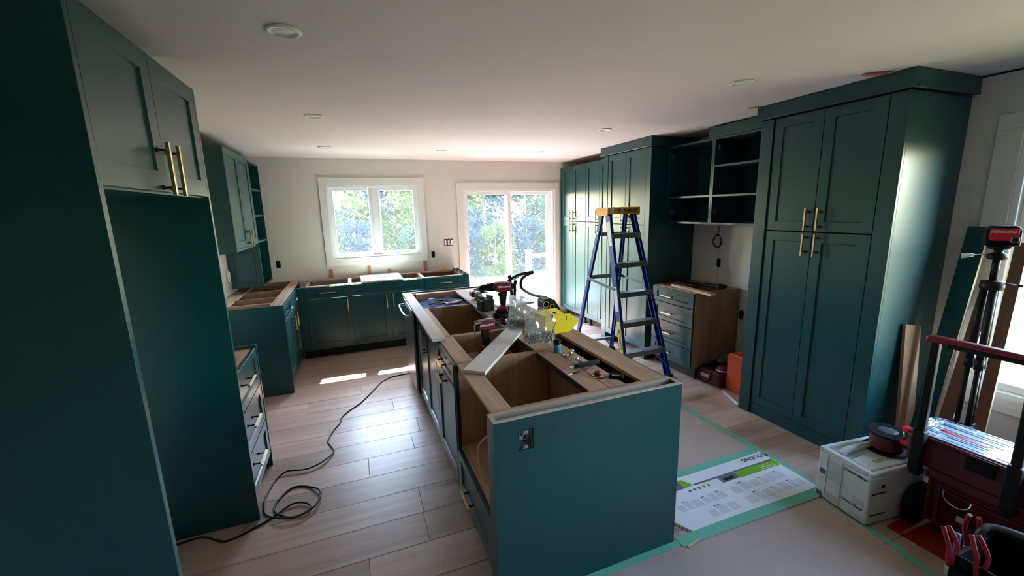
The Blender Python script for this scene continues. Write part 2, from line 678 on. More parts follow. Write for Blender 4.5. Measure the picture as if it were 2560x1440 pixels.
def plank_mesh(L, name='plank'):
    bm = bmesh.new()
    x, y, c = L / 2 - GAP / 2, PW / 2 - GAP / 2, 0.0016
    rings = [[(-x, -y, -0.012), (x, -y, -0.012), (x, y, -0.012), (-x, y, -0.012)],
             [(-x, -y, -c), (x, -y, -c), (x, y, -c), (-x, y, -c)],
             [(-x + c, -y + c, 0), (x - c, -y + c, 0), (x - c, y - c, 0), (-x + c, y - c, 0)]]
    vs = [[bm.verts.new(q) for q in r] for r in rings]
    for a, b_ in ((0, 1), (1, 2)):
        for k in range(4):
            bm.faces.new((vs[a][k], vs[a][(k + 1) % 4], vs[b_][(k + 1) % 4], vs[b_][k]))
    bm.faces.new(vs[2])
    bm.faces.new(vs[0][::-1])
    me = bpy.data.meshes.new(name)
    bm.to_mesh(me)
    bm.free()
    me.materials.append(MATS['plank'])
    return me


full_plank = plank_mesh(PL)
JOINT = {0: -0.066, 2: 0.247, 4: -0.034, 7: -0.311, 8: 0.21, 9: -0.51, 10: -0.05, 12: 0.55, 13: 0.33}
row = -19
while 1.717 + row * PW < YW + 0.1:
    yc = 1.717 + (row + 0.5) * PW
    j = JOINT.get(row, random.uniform(0, PL))
    x = j - PL * math.ceil((j - XL) / PL)
    while x < XR:
        a, b_ = max(x, XL), min(x + PL, XR)
        if b_ - a > 0.03 and YB - 0.1 < yc < YW + 0.05:
            me = full_plank if b_ - a > PL - 1e-3 else plank_mesh(b_ - a)
            o = bpy.data.objects.new('plank', me)
            col.objects.link(o)
            o.parent = floor
            o.location = ((a + b_) / 2, yc, 0)
        x += PL
    row += 1


# ---- casings, windows, door
def casing(name, axis, c, face, a0, a1, z0, z1, i0, i1, j0, j1, th=0.02, sill=True):
    """flat casing boards around an opening: outer a0..a1 z0..z1, inner i0..i1 j0..j1"""
    s = -1 if face == '-' else 1
    lo, hi = (c - th, c) if s < 0 else (c, c + th)
    root = bpy.data.objects.new(name, None)
    col.objects.link(root)
    PLACE[root.name] = (0, 0, 0)
    root['kind'] = 'structure'

    def bd(u0, u1, v0, v1, nm):
        mb = MB()
        if axis == 'x':
            mb.box(u0, u1, lo, hi, v0, v1, 0.0015)
        else:
            mb.box(lo, hi, u0, u1, v0, v1, 0.0015)
        mb.build(nm, 'trim_white', root)
    bd(a0, i0, z0, j1, 'casing_board')
    bd(i1, a1, z0, j1, 'casing_board')
    bd(a0, a1, j1 + 0.0005, z1, 'casing_board')
    if sill:
        bd(i0 + 0.0005, i1 - 0.0005, z0, j0, 'casing_board')
    return root


casing('trim_2', 'x', YW, '-', -0.342, 0.988, 1.022, 2.156, -0.257, 0.907, 1.117, 2.063)
casing('trim_3', 'x', YW, '-', 1.445, 3.086, 0.0, 2.09, 1.538, 3.011, 0, 1.999, sill=False)
casing('trim_4', 'y', XR, '-', -0.66, 1.353, 0.43, 2.175, -0.55, 1.245, 0.52, 2.09)


def frame_rect(mb, axis, c0, c1, a0, a1, z0, z1, w, bev=0.003):
    """four mitred-looking members of a sash or frame"""
    for (u0, u1, v0, v1) in ((a0, a0 + w, z0, z1), (a1 - w, a1, z0, z1), (a0 + w, a1 - w, z0, z0 + w), (a0 + w, a1 - w, z1 - w, z1)):
        if axis == 'x':
            mb.box(u0, u1, c0, c1, v0, v1, bev)
        else:
            mb.box(c0, c1, u0, u1, v0, v1, bev)
    return mb


win = bpy.data.objects.new('window_1', None)
col.objects.link(win)
win['kind'] = 'structure'
win['label'] = 'white vinyl two-pane casement window above the sink cabinets'
PLACE[win.name] = (0, 0, 0)
mb = frame_rect(MB(), 'x', YW - 0.005, YW + 0.12, -0.257, 0.907, 1.117, 2.063, 0.03)
mb.box(0.29, 0.36, YW + 0.01, YW + 0.12, 1.147, 2.033, 0.003)
mb.build('frame', 'vinyl', win)
for (a0, a1, p0, p1) in ((-0.227, 0.29, -0.182, 0.25), (0.36, 0.877, 0.39, 0.838)):
    mb = MB()
    z0, z1, q0, q1 = 1.147, 2.033, 1.181, 1.994
    for (u0, u1, v0, v1) in ((a0, p0, z0, z1), (p1, a1, z0, z1), (p0, p1, z0, q0), (p0, p1, q1, z1)):
        mb.box(u0 + .001, u1 - .001, YW + 0.03, YW + 0.085, v0 + .001, v1 - .001, 0.004)
    s = mb.build('sash', 'vinyl', win)
    MB().box(p0 - .004, p1 + .004, YW + 0.05, YW + 0.056, q0 - .004, q1 + .004).build('pane', 'glass', s)
mb = MB()
mb.box(0.50, 0.62, YW + 0.004, YW + 0.03, 1.150, 1.166, 0.003).box(0.585, 0.60, YW - 0.004, YW + 0.012, 1.156, 1.19, 0.003)
mb.build('crank_handle', 'vinyl', win)
mb = MB()
mb.box(0.362, 0.376, YW + 0.012, YW + 0.032, 1.60, 1.70, 0.003)
mb.build('sash_lock', 'vinyl', win)

door = bpy.data.objects.new('door_1', None)
col.objects.link(door)
door['kind'] = 'structure'
door['label'] = 'white framed sliding glass patio door in the far wall'
PLACE[door.name] = (0, 0, 0)
mb = MB()
mb.box(1.538, 1.572, YW - .004, YW + .14, 0, 1.999, .003).box(2.975, 3.011, YW - .004, YW + .14, 0, 1.999, .003)
mb.box(1.572, 2.975, YW - .004, YW + .14, 1.962, 1.999, .003).box(1.572, 2.975, YW + .0, YW + .14, -0.01, 0.03, .003)
mb.build('frame', 'vinyl', door)
for (a0, a1, p0, p1, y0, nm) in ((1.572, 2.29, 1.612, 2.235, YW + 0.03, 'sliding_panel'), (2.22, 2.975, 2.29, 2.913, YW + 0.085, 'fixed_panel')):
    mb = MB()
    for (u0, u1, v0, v1) in ((a0, p0, 0.03, 1.962), (p1, a1, 0.03, 1.962), (p0, p1, 0.03, 0.11), (p0, p1, 1.918, 1.962)):
        mb.box(u0 + .0005, u1 - .0005, y0, y0 + 0.045, v0 + .0005, v1 - .0005, 0.004)
    s = mb.build(nm, 'vinyl', door)
    MB().box(p0 - .004, p1 + .004, y0 + .02, y0 + .026, 0.106, 1.922).build('pane', 'glass', s)
mb = MB().tube(smooth_path([(1.592, YW + .03, .93), (1.592, YW - .012, .945), (1.597, YW - .02, 1.03), (1.592, YW - .012, 1.135), (1.592, YW + .03, 1.15)], 5), 0.011, 10)
mb.build('handle', 'vinyl', door)

win2 = bpy.data.objects.new('window_2', None)
col.objects.link(win2)
win2['kind'] = 'structure'
win2['label'] = 'white vinyl window in the side wall behind the tripod'
PLACE[win2.name] = (0, 0, 0)
mb = frame_rect(MB(), 'y', XR - .006, XR + .14, -0.55, 1.245, 0.52, 2.09, 0.03)
mb.box(XR + .02, XR + .12, 0.32, 0.38, 0.55, 2.06, .003)
mb.build('frame', 'vinyl', win2)
for (a0, a1) in ((-0.52, 0.32), (0.38, 1.215)):
    mb = frame_rect(MB(), 'y', XR + .04, XR + .095, a0 + .001, a1 - .001, 0.551, 2.059, 0.045, .004)
    s = mb.build('sash', 'vinyl', win2)
    MB().box(XR + .062, XR + .068, a0 + .04, a1 - .04, 0.59, 2.02).build('pane', 'glass', s)
struct('baseboard_right', MB().box(XR - .012, XR - .0005, YB, 1.36, 0, 0.10, .002), 'trim_white')

# ------------------------------------------------------------------ ceiling lights
LIGHTS = [(-0.176, 1.965, 'nearest the wall of the fridge cabinet'), (-0.18, 3.48, 'over the aisle past the fridge cabinet'), (-0.186, 4.99, 'before the kitchen window, by the wall cabinets'),
          (1.079, 5.03, 'above the gap between window and patio door'), (2.298, 4.957, 'in front of the patio door'), (2.264, 3.45, 'above the blue stepladder'), (2.241, 1.974, 'in front of the double pantry with brass bars')]
lt = None
for x, y, w in LIGHTS:
    lab = 'round white recessed ceiling light ' + w
    if lt is None:
        lt = thing('ceiling_light', lab, 'ceiling light', (x, y, ceil_z(y)), group='recessed ceiling lights')
        MB().lathe([(0.044, -0.002), (0.049, -0.010), (0.060, -0.010), (0.0645, -0.006), (0.065, 0.001)], 36).build('trim_ring', 'lamp_white', lt, world=False)
        MB().lathe([(0.0, -0.002), (0.046, -0.002), (0.047, 0.0)], 36).build('lens', 'lens_white', lt, world=False)
    else:
        c = copy_tree(lt)
        c.location = (x, y, ceil_z(y))
        c['label'] = lab


# ------------------------------------------------------------------ cabinet builders
def P(face, c, u, v, d):
    return {'+x': (c + d, u, v), '-x': (c - d, u, v), '-y': (u, c - d, v), '+y': (u, c + d, v)}[face]


def shaker(root, face, c, u0, u1, v0, v1, rail=0.062, t=0.02, name='door', mat='green', recess=0.009, top=None):
    """five-piece front: outer face at c, inset panel"""
    mb = MB()
    rv = top if top else rail
    g = 0.0015
    u0, u1, v0, v1 = u0 + g, u1 - g, v0 + g, v1 - g
    rings = [(0, 0, -t), (0, 0, -.0015), (.0015, .0015, 0), (rail, rv, 0), (rail + .0035, rv + .0035, -recess)]
    vs = []
    for iu, iv, d in rings:
        vs += [P(face, c, u0 + iu, v0 + iv, d), P(face, c, u1 - iu, v0 + iv, d), P(face, c, u1 - iu, v1 - iv, d), P(face, c, u0 + iu, v1 - iv, d)]
    fs = [(0, 1, 2, 3), (16, 17, 18, 19)]
    for r in range(4):
        for k in range(4):
            fs.append((r * 4 + k, r * 4 + (k + 1) % 4, (r + 1) * 4 + (k + 1) % 4, (r + 1) * 4 + k))
    mb.faces(vs, fs)
    return mb.build(name, mat, root)


def slab(root, face, c, u0, u1, v0, v1, t=0.02, name='panel', mat='green', bev=0.001):
    a, b_ = P(face, c, u0, v0, 0), P(face, c, u1, v1, -t)
    mb = MB().box(min(a[0], b_[0]), max(a[0], b_[0]), min(a[1], b_[1]), max(a[1], b_[1]), min(a[2], b_[2]), max(a[2], b_[2]), bev)
    return mb.build(name, mat, root)


def pull(part, face, c, uc, vc, orient, L=0.16, so=0.034, w=0.011):
    """square brass bar on two dark posts"""
    mb = MB()

    def bx(ua, ub, va, vb, da, db, bev):
        p, q = P(face, c, ua, va, da), P(face, c, ub, vb, db)
        mb.box(min(p[0], q[0]), max(p[0], q[0]), min(p[1], q[1]), max(p[1], q[1]), min(p[2], q[2]), max(p[2], q[2]), bev)
    h = L / 2
    mb.mat(0)
    if orient == 'v':
        bx(uc - w / 2, uc + w / 2, vc - h, vc + h, so - w / 2, so + w / 2, .001)
    else:
        bx(uc - h, uc + h, vc - w / 2, vc + w / 2, so - w / 2, so + w / 2, .001)
    mb.mat(1)
    for s in (-1, 1):
        o = s * (h - 0.028)
        uu, vv = (uc, vc + o) if orient == 'v' else (uc + o, vc)
        mb.tube([P(face, c, uu, vv, 0.0005), P(face, c, uu, vv, so)], 0.0045, 8)
        mb.tube([P(face, c, uu, vv, 0.0), P(face, c, uu, vv, 0.007)], 0.0085, 10)
    return mb.build('handle', ['brass', 'bronze'], part)


def board(root, x0, x1, y0, y1, z0, z1, name, mat, bev=0.0006):
    return MB().box(x0, x1, y0, y1, z0, z1, bev).build(name, mat, root)


def carcass(root, run, face_lo, x0, x1, y0, y1, z0=0.11, z1=0.876, open_top=True, fw=0.10, bw=0.10, out=None, back_open=False):
    """plywood box. run = axis it runs along; face_lo: the front is on the low side of the other axis"""
    T = 0.018
    out = out or 'maple_z'
    if run == 'y':
        board(root, x0, x1, y0, y0 + T, z0, z1, 'side_panel', out)
        board(root, x0, x1, y1 - T, y1, z0, z1, 'side_panel', out)
        board(root, x0, x1, y0 + T, y1 - T, z0, z0 + T, 'bottom_panel', 'maple_y')
        bx = (x1 - T, x1) if face_lo else (x0, x0 + T)
        board(root, bx[0], bx[1], y0 + T, y1 - T, z0 + T, z1 - T, 'back_panel', 'maple_z')
        f = (x0, x0 + fw) if face_lo else (x1 - fw, x1)
        b_ = (x1 - bw, x1) if face_lo else (x0, x0 + bw)
        if open_top:
            board(root, f[0], f[1], y0 + T, y1 - T, z1 - T, z1, 'front_stretcher', 'maple_y')
            board(root, b_[0], b_[1], y0 + T, y1 - T, z1 - T, z1, 'back_stretcher', 'maple_y')
        else:
            board(root, x0, x1, y0 + T, y1 - T, z1 - T, z1, 'top_panel', 'maple_y')
    else:
        board(root, x0, x0 + T, y0, y1, z0, z1, 'side_panel', out)
        board(root, x1 - T, x1, y0, y1, z0, z1, 'side_panel', out)
        board(root, x0 + T, x1 - T, y0, y1, z0, z0 + T, 'bottom_panel', 'maple_x')
        by = (y1 - T, y1) if face_lo else (y0, y0 + T)
        board(root, x0 + T, x1 - T, by[0], by[1], z0 + T, z1 - T, 'back_panel', 'maple_z')
        f = (y0, y0 + fw) if face_lo else (y1 - fw, y1)
        b_ = (y1 - bw, y1) if face_lo else (y0, y0 + bw)
        board(root, x0 + T, x1 - T, f[0], f[1], z1 - T, z1, 'front_stretcher', 'maple_x')
        board(root, x0 + T, x1 - T, b_[0], b_[1], z1 - T, z1, 'back_stretcher', 'maple_x')


# ------------------------------------------------------------------ left run
XF = -0.637
t1 = thing('fridge_cabinet', 'tall green fridge surround with two brass-handled doors above an empty bay', 'cabinet', (-0.96, 2.0, 0))
board(t1, XL + .004, XF, 1.503, 1.526, 0, 2.305, 'side_panel', 'green', .0012)
board(t1, XL + .004, XF, 2.474, 2.496, 0, 2.305, 'side_panel', 'green', .0012)
board(t1, XL + .004, XF - .022, 1.5265, 2.4735, 1.80, 1.82, 'bottom_panel', 'green')
board(t1, XL + .004, XF - .022, 1.5265, 2.4735, 2.285, 2.305, 'top_panel', 'green')
board(t1, XL + .004, XL + .02, 1.5265, 2.4735, 1.82, 2.285, 'back_panel', 'green')
for (a, b_, hu) in ((1.527, 1.995, 1.945), (1.995, 2.473, 2.045)):
    d = shaker(t1, '+x', XF, a, b_, 1.806, 2.303, rail=0.072)
    pull(d, '+x', XF, hu - 0.005, 1.89, 'v', 0.19, so=.036, w=.013)

t2 = thing('drawer_cabinet', 'green three-drawer base cabinet with open wooden top beside the fridge bay', 'cabinet', (-0.96, 2.78, 0))
board(t2, XL + .004, -0.655, 3.044, 3.066, 0, 0.876, 'end_panel', 'green', .0012)
carcass(t2, 'y', False, XL + .004, -0.682, 2.50, 3.04, 0.10, 0.858)
board(t2, XL + .05, -0.74, 2.50, 3.04, 0, 0.098, 'toe_kick', 'toe_black')
for (v0, v1, hz, nm) in ((0.616, 0.862, 0.772, 'drawer'), (0.358, 0.610, 0.525, 'drawer'), (0.098, 0.352, 0.282, 'drawer')):
    d = shaker(t2, '+x', -0.658, 2.503, 3.042, v0, v1, rail=0.06, top=0.05, name=nm)
    pull(d, '+x', -0.658, 2.655, hz, 'h', 0.17, so=.045, w=.012)

t3 = thing('corner_cabinet', 'green corner base cabinet with open wooden top and plain end panel by the aisle', 'cabinet', (-0.96, 5.0, 0))
board(t3, XL + .004, -0.659, 4.306, 4.326, 0, 0.876, 'end_panel', 'green', .0012)
carcass(t3, 'y', False, XL + .004, -0.682, 4.328, 5.88, 0.11, 0.874, fw=0.10, bw=0.12)
for y in (4.80, 5.255):
    board(t3, XL + .022, -0.70, y, y + .018, 0.13, 0.872, 'divider', 'maple_z')
board(t3, XL + .124, -0.784, 4.52, 4.538, 0.80, 0.868, 'drawer_back', 'maple_x')
board(t3, XL + .05, -0.74, 4.33, 5.2, 0, 0.108, 'toe_kick', 'toe_black')
board(t3, -0.672, -0.652, 5.205, 5.258, 0.11, 0.872, 'filler', 'green')
for (a, b_, dh) in ((4.328, 4.765, 4.72), (4.765, 5.203, 4.89)):
    d = shaker(t3, '+x', -0.656, a, b_, 0.728, 0.868, rail=0.05, top=0.04, name='drawer')
    pull(d, '+x', -0.656, (a + b_) / 2, 0.80, 'h', 0.15)
    d = shaker(t3, '+x', -0.656, a, b_, 0.122, 0.724, rail=0.062)
    pull(d, '+x', -0.656, dh, 0.60, 'v', 0.15)

XU = -0.96
t4 = thing('wall_cabinet', 'green two-door wall cabinet with brass bars hung above the range gap', 'cabinet', (-1.12, 4.78, 1.38))
board(t4, XL + .004, XU, 4.30, 4.320, 1.38, 2.30, 'side_panel', 'green', .0012)
board(t4, XL + .004, XU - .022, 4.3205, 5.235, 1.385, 1.405, 'bottom_panel', 'green')
board(t4, XL + .004, XU - .022, 4.3205, 5.235, 2.28, 2.30, 'top_panel', 'green')
board(t4, XL + .004, XL + .018, 4.3205, 5.235, 1.405, 2.28, 'back_panel', 'green')
for (a, b_, h) in ((4.322, 4.778, 4.735), (4.778, 5.235, 4.825)):
    d = shaker(t4, '+x', XU, a, b_, 1.412, 2.298, rail=0.062)
    pull(d, '+x', XU, h, 1.50, 'v', 0.16, so=.036, w=.012)

t5 = thing('shelf_cabinet', 'narrow green open-shelf tower standing above the corner cabinet', 'shelf', (-1.12, 5.5, 0.926))
shaker(t5, '-y', 5.242, XL + .004, XU, 0.926, 1.378, rail=0.058, t=.02, name='end_panel', recess=.006)
board(t5, XL + .004, XU, 5.2425, 5.262, 1.380, 2.285, 'side_panel', 'green')
board(t5, XL + .004, XU, 5.765, 5.785, 0.926, 2.285, 'side_panel', 'green', .0012)
board(t5, XL + .004, XL + .016, 5.263, 5.764, 0.926, 2.285, 'back_panel', 'green')
for z in (0.926, 1.412, 1.695, 1.980, 2.265):
    board(t5, XL + .017, XU - .003, 5.263, 5.7645, z, z + .02, 'shelf', 'green', .0012)

# ------------------------------------------------------------------ far run under the window
YF = 5.26


def far_unit(name, label, x0, x1):
    u = thing(name, label, 'cabinet', ((x0 + x1) / 2, 5.57, 0))
    carcass(u, 'x', True, x0 + .001, x1 - .001, YF + .024, 5.86, 0.11, 0.874, fw=0.06, bw=0.08)
    board(u, x0, x1, YF + .075, YF + .09, 0, 0.108, 'toe_kick', 'toe_black')
    return u


u = thing('filler_post', 'slim green filler post in the inner corner of the base cabinets', 'filler', (-0.607, YF + .01, 0))
board(u, -0.648, -0.568, YF + .002, YF + .022, 0.105, 0.874, 'panel', 'green')
board(u, -0.648, -0.568, YF + .075, YF + .09, 0, 0.104, 'toe_kick', 'toe_black')
u = far_unit('base_cabinet', 'green base cabinet with one drawer and one door left of the sink cabinet', -0.566, -0.076)
d = shaker(u, '-y', YF, -0.566, -0.076, 0.730, 0.868, rail=0.075, top=0.036, name='drawer')
pull(d, '-y', YF, -0.325, 0.800, 'h', 0.17)
d = shaker(u, '-y', YF, -0.566, -0.076, 0.122, 0.726, rail=0.065)
pull(d, '-y', YF, -0.118, 0.627, 'v', 0.17)
u = far_unit('sink_cabinet', 'wide green sink base cabinet with a blank top front and two doors', -0.076, 0.811)
d = shaker(u, '-y', YF, -0.076, 0.811, 0.730, 0.868, rail=0.075, top=0.036, name='false_front')
for (a, b_, h) in ((-0.076, 0.372, 0.334), (0.372, 0.811, 0.412)):
    d = shaker(u, '-y', YF, a, b_, 0.122, 0.726, rail=0.065)
    pull(d, '-y', YF, h, 0.632, 'v', 0.17)
u = far_unit('base_cabinet', 'green base cabinet with a single drawer beside the patio door', 0.811, 1.325)
d = shaker(u, '-y', YF, 0.811, 1.325, 0.730, 0.868, rail=0.075, top=0.036, name='drawer')
pull(d, '-y', YF, 1.076, 0.797, 'h', 0.16)
for (a, b_, h) in ((0.811, 1.068, 1.03), (1.068, 1.325, 1.106)):
    d = shaker(u, '-y', YF, a, b_, 0.122, 0.726, rail=0.062)
    pull(d, '-y', YF, h, 0.63, 'v', 0.17)
u = thing('end_panel_box', 'hollow green end panel closing the cabinet run beside the patio door', 'panel', (1.36, 5.56, 0))
board(u, 1.327, 1.395, YF, YF + .02, 0, 0.886, 'front_panel', 'green')
board(u, 1.376, 1.395, YF + .0205, 5.90, 0, 0.886, 'side_panel', 'green')
board(u, 1.327, 1.345, YF + .0205, 5.90, 0, 0.886, 'side_panel', 'green')
for x in (5.5, 5.8):
    board(u, 1.3455, 1.3755, x, x + .03, 0.84, 0.886, 'spacer', 'green')
mb = MB().box(0.058, 0.552, 5.262, 5.845, 0.8765, 0.893, .0015)
one('sample_panel', mb, 'mint_board', 'pale glossy panel lying over the sink cabinet under the window', 'panel')
for (x, z, l, lab) in ((-0.297, 0.985, .0, 'wooden shim standing behind the drawer cabinet, below the window corner'),
                       (0.18, 1.00, .0, 'brown wooden shim standing behind the glossy panel under the window'),
                       (0.44, 0.935, .0, 'short stub of wooden shim just showing behind the glossy panel'),
                       (0.936, 1.02, .0, 'wooden shim standing near the outlet, between window and patio door')):
    mb = MB()
    w = 0.019
    mb.faces([(x - w, 5.87, .80), (x + w, 5.87, .80), (x + w, 5.892, .80), (x - w, 5.892, .80),
              (x - w, 5.935, z), (x + w, 5.935, z), (x + w, 5.94, z), (x - w, 5.94, z)],
             [(0, 1, 2, 3), (4, 5, 6, 7), (0, 1, 5, 4), (1, 2, 6, 5), (2, 3, 7, 6), (3, 0, 4, 7)])
    one('shim', mb, 'shim_wood', lab, 'shim', 'shims behind the far base cabinets')
mb = MB().box(-0.005, 0.005, 5.868, 5.876, 0.80, 0.965, .001).box(-0.012, 0.012, 5.868, 5.874, 0.874, 0.905, .001)
one('water_stub', mb, 'white_cable', 'thin white pipe stub behind the sink cabinet', 'pipe')
mb = MB().box(1.175, 1.24, 5.87, 5.905, 0.875, 0.912, .002)
one('wood_offcut', mb, 'tan_edge', 'small pale block left on the cabinet back near the patio door', 'offcut')

# ------------------------------------------------------------------ right run
XP = 3.11
ZB, ZS, ZT = 0.112, 1.503, 2.303


def pantry(name, label, c, ys, y_lo, y_hi, hpair, group=None, zb=ZB, x_back=XR - .006):
    u = thing(name, label, 'cabinet', ((c + x_back) / 2, (y_lo + y_hi) / 2, 0), group=group)
    board(u, c + .024, x_back, y_lo, y_lo + .018, zb, ZT, 'side_panel', 'green')
    board(u, c + .024, x_back, y_hi - .018, y_hi, zb, ZT, 'side_panel', 'green')
    board(u, c + .024, x_back, y_lo + .0185, y_hi - .0185, zb, zb + .018, 'bottom_panel', 'maple_y')
    board(u, c + .024, x_back, y_lo + .0185, y_hi - .0185, ZT - .018, ZT, 'top_panel', 'maple_y')
    board(u, x_back - .012, x_back, y_lo + .0185, y_hi - .0185, zb + .0185, ZT - .0185, 'back_panel', 'maple_z')
    for k in range(len(ys) - 1):
        a, b_ = ys[k], ys[k + 1]
        hu = (b_ - 0.04) if k == 0 else (a + 0.04)
        d = shaker(u, '-x', c, a, b_, ZS + .002, ZT + .004, rail=0.066)
        pull(d, '-x', c, hu, ZS + 0.0875, 'v', hpair)
        d = shaker(u, '-x', c, a, b_, zb, ZS - .002, rail=0.066)
        pull(d, '-x', c, hu, ZS - 0.0875, 'v', hpair)
    return u


def foot(u, x, y, h=ZB):
    MB().lathe([(0.035, 0.0), (0.035, 0.008), (0.018, 0.014), (0.018, h - .02), (0.03, h - .012), (0.03, h - .001)], 14,
               M=Matrix.Translation((x, y, 0))).build('foot', 'black_plastic', u)


u1 = pantry('pantry_cabinet', 'tall green four-door pantry cabinet next to the patio door, on black feet', XP, [5.187, 5.545, 5.876], 5.187, 5.90, 0.15)
board(u1, XP, XP + .02, 5.8775, 5.935, ZB, ZT, 'filler', 'green')
for (x, y) in ((3.17, 5.80), (3.17, 5.26), (3.5, 5.8), (3.5, 5.26)):
    foot(u1, x, y)
u2 = pantry('pantry_cabinet', 'tall green four-door pantry cabinet between patio pantry and post, behind the ladder', XP, [4.515, 4.837, 5.183], 4.513, 5.185, 0.15)
for (x, y) in ((3.17, 5.10), (3.17, 4.60), (3.5, 5.1), (3.5, 4.6)):
    foot(u2, x, y)

XN = 2.96


def crown(u, c, y0, y1, z0, z1, x_back, ret0=True, ret1=True):
    """flat crown fascia with a thin bead under it, returned along both sides"""
    p = 0.03
    mb = MB().box(c - p, c - p + .02, y0 - p, y1 + p, z0, z1, .001).box(c - p - .006, c - p, y0 - p - .004, y1 + p + .004, z0 - .004, z0 + .016, .002)
    mb.build('crown', 'green', u)
    MB().box(c - p + .0205, x_back, y0 - p, y0 - p + .02, z0, z1, .001).box(c - p + .0205, x_back, y0 - p - .005, y0 - p, z0 - .004, z0 + .016, .002).build('crown_return', 'green', u)
    MB().box(c - p + .0205, x_back, y1 + p - .02, y1 + p, z0, z1, .001).build('crown_return', 'green', u)


u3 = pantry('pantry_cabinet', 'tall green crowned pantry cabinet standing proud behind the ladder rails', XN, [3.715, 4.066, 4.414], 3.66, 4.43, 0.15)
board(u3, XN - .004, XN + .03, 4.417, 4.510, 0, ZT + .004, 'post', 'green', .0015)
board(u3, XN - .002, XN + .02, 3.637, 3.713, 0, ZT + .004, 'stile', 'green', .0015)
board(u3, XN + .0205, XR - .006, 3.637, 3.656, 0, ZT + .004, 'end_panel', 'green', .001)
board(u3, XN + .0305, XR - .006, 4.492, 4.5105, 0, ZT + .004, 'end_panel', 'green', .001)
crown(u3, XN, 3.637, 4.510, 2.312, 2.404, XR - .006)
for (x, y) in ((3.05, 4.36), (3.05, 3.80)):
    foot(u3, x, y)

u4 = pantry('pantry_cabinet', 'largest green pantry cabinet, four doors with long brass bars, beside the tripod', XN, [1.586, 1.941, 2.288], 1.52, 2.36, 0.155, zb=0.095)
board(u4, XN - .012, XN + .02, 2.291, 2.388, 0, ZT + .004, 'post', 'green', .0015)
board(u4, XN - .002, XN + .02, 1.490, 1.583, 0.0, ZT + .004, 'stile', 'green', .0015)
board(u4, XN + .0205, XR - .004, 1.490, 1.512, 0, ZT + .004, 'end_panel', 'green', .001)
board(u4, XN + .0205, XR - .006, 2.366, 2.3875, 0, ZT + .004, 'end_panel', 'green', .001)
board(u4, XN + .002, XN + .018, 1.5835, 2.2905, 0.0, 0.092, 'toe_kick', 'green', .001)
crown(u4, XN, 1.490, 2.388, 2.315, 2.411, XR - .004)
for (pts, lab) in ((((2.925, 1.60), (2.80, 1.66), (2.79, 1.63), (2.90, 1.565)), 'reddish wooden shim poking out over the crown of the largest pantry, near its front corner'),
                   (((2.93, 2.40), (2.885, 2.46), (2.875, 2.44), (2.92, 2.375)), 'small wooden shim poking out over the crown post beside the open wall cabinet')):
    mb = MB()
    zz = ceil_z(1.6) - .009
    vs = [(x, y, zz) for x, y in pts] + [(x, y, zz + .006) for x, y in pts]
    mb.faces(vs, [(0, 1, 2, 3), (4, 5, 6, 7), (0, 1, 5, 4), (1, 2, 6, 5), (2, 3, 7, 6), (3, 0, 4, 7)])
    one('shim', mb, 'shim_wood', lab, 'shim', 'shims above the pantry crown')

XO = 3.18
u5 = thing('open_wall_cabinet', 'green wall cabinet without doors, open shelves over the drawer cabinet', 'cabinet', (3.37, 3.0, 1.52))
oy0, oy1, od = 2.426, 3.632, 3.032
for y in (oy0, od - .002, od + .017, oy1 - .018):
    board(u5, XO, XR - .004, y, y + .018, 1.52, 2.305, 'side_panel', 'green', .0012)
board(u5, XR - .016, XR - .004, oy0 + .0185, oy1 - .0185, 1.52, 2.305, 'back_panel', 'green')
for (a, b_, zs) in ((oy0 + .0185, od - .0025, (1.52, 1.776, 2.043, 2.287)), (od + .0355, oy1 - .0185, (1.52, 1.776, 2.287))):
    for z in zs:
        board(u5, XO + .001, XR - .0165, a, b_, z - .001, z + .018, 'shelf', 'green', .0012)
board(u5, XO - .012, XO + .008, oy0 - .005, od + .07, 2.307, 2.40, 'fascia', 'green', .001)
for (y, z) in ((oy1 - .019, 2.18), (oy1 - .019, 1.62), (od - .003, 2.2), (od - .003, 1.62)):
    MB().box(XO + .03, XO + .075, y - .012, y, z, z + .045, .002).build('hinge_plate', 'steel', u5)

XD = 2.979
u6 = thing('drawer_cabinet', 'green four-drawer base cabinet with bare wooden side and open top', 'cabinet', (3.28, 3.26, 0))
carcass(u6, 'y', True, XD + .022, XR - .01, 2.979, 3.56, 0.115, 0.876, fw=0.08, bw=0.07)
for k, (v0, v1) in enumerate(((0.719, 0.872), (0.524, 0.715), (0.305, 0.520), (0.118, 0.301))):
    d = shaker(u6, '-x', XD, 2.981, 3.558, v0, v1, rail=0.066, top=0.042, name='drawer')
    pull(d, '-x', XD, 3.315, (v0 + v1) / 2 - .006, 'h', 0.16)
board(u6, XD + .08, XD + .095, 2.99, 3.55, 0, .113, 'toe_kick', 'toe_black')
mb = MB().box(-0.29, 0.29, -0.03, 0.03, 0, 0.02, .001, M=Matrix.Translation((3.075, 3.10, 0.8765)) @ Matrix.Rotation(R(84), 4, 'Z'))
one('wood_offcut', mb, 'tan_edge', 'pale board offcut laid across the top of the four-drawer cabinet', 'offcut')
cl = thing('bar_clamp', 'black bar clamp lying across the top of the four-drawer cabinet', 'clamp', (3.35, 3.2, 0.878))
MB().box(3.335, 3.355, 2.99, 3.56, 0.878, 0.886, .001).build('bar', 'dark_metal', cl)
MB().box(3.30, 3.40, 2.985, 3.07, 0.887, 0.925, .008, 2).box(3.31, 3.39, 3.075, 3.2, 0.887, 0.912, .008, 2).build('grip', 'black_plastic', cl)
MB().box(3.30, 3.39, 3.50, 3.53, 0.887, 0.91, .006, 2).build('jaw', 'black_plastic', cl)
mb = MB().tube([(3.05, 3.33, .905), (3.20, 3.16, .905), (3.30, 3.06, .90)], .006, 8)
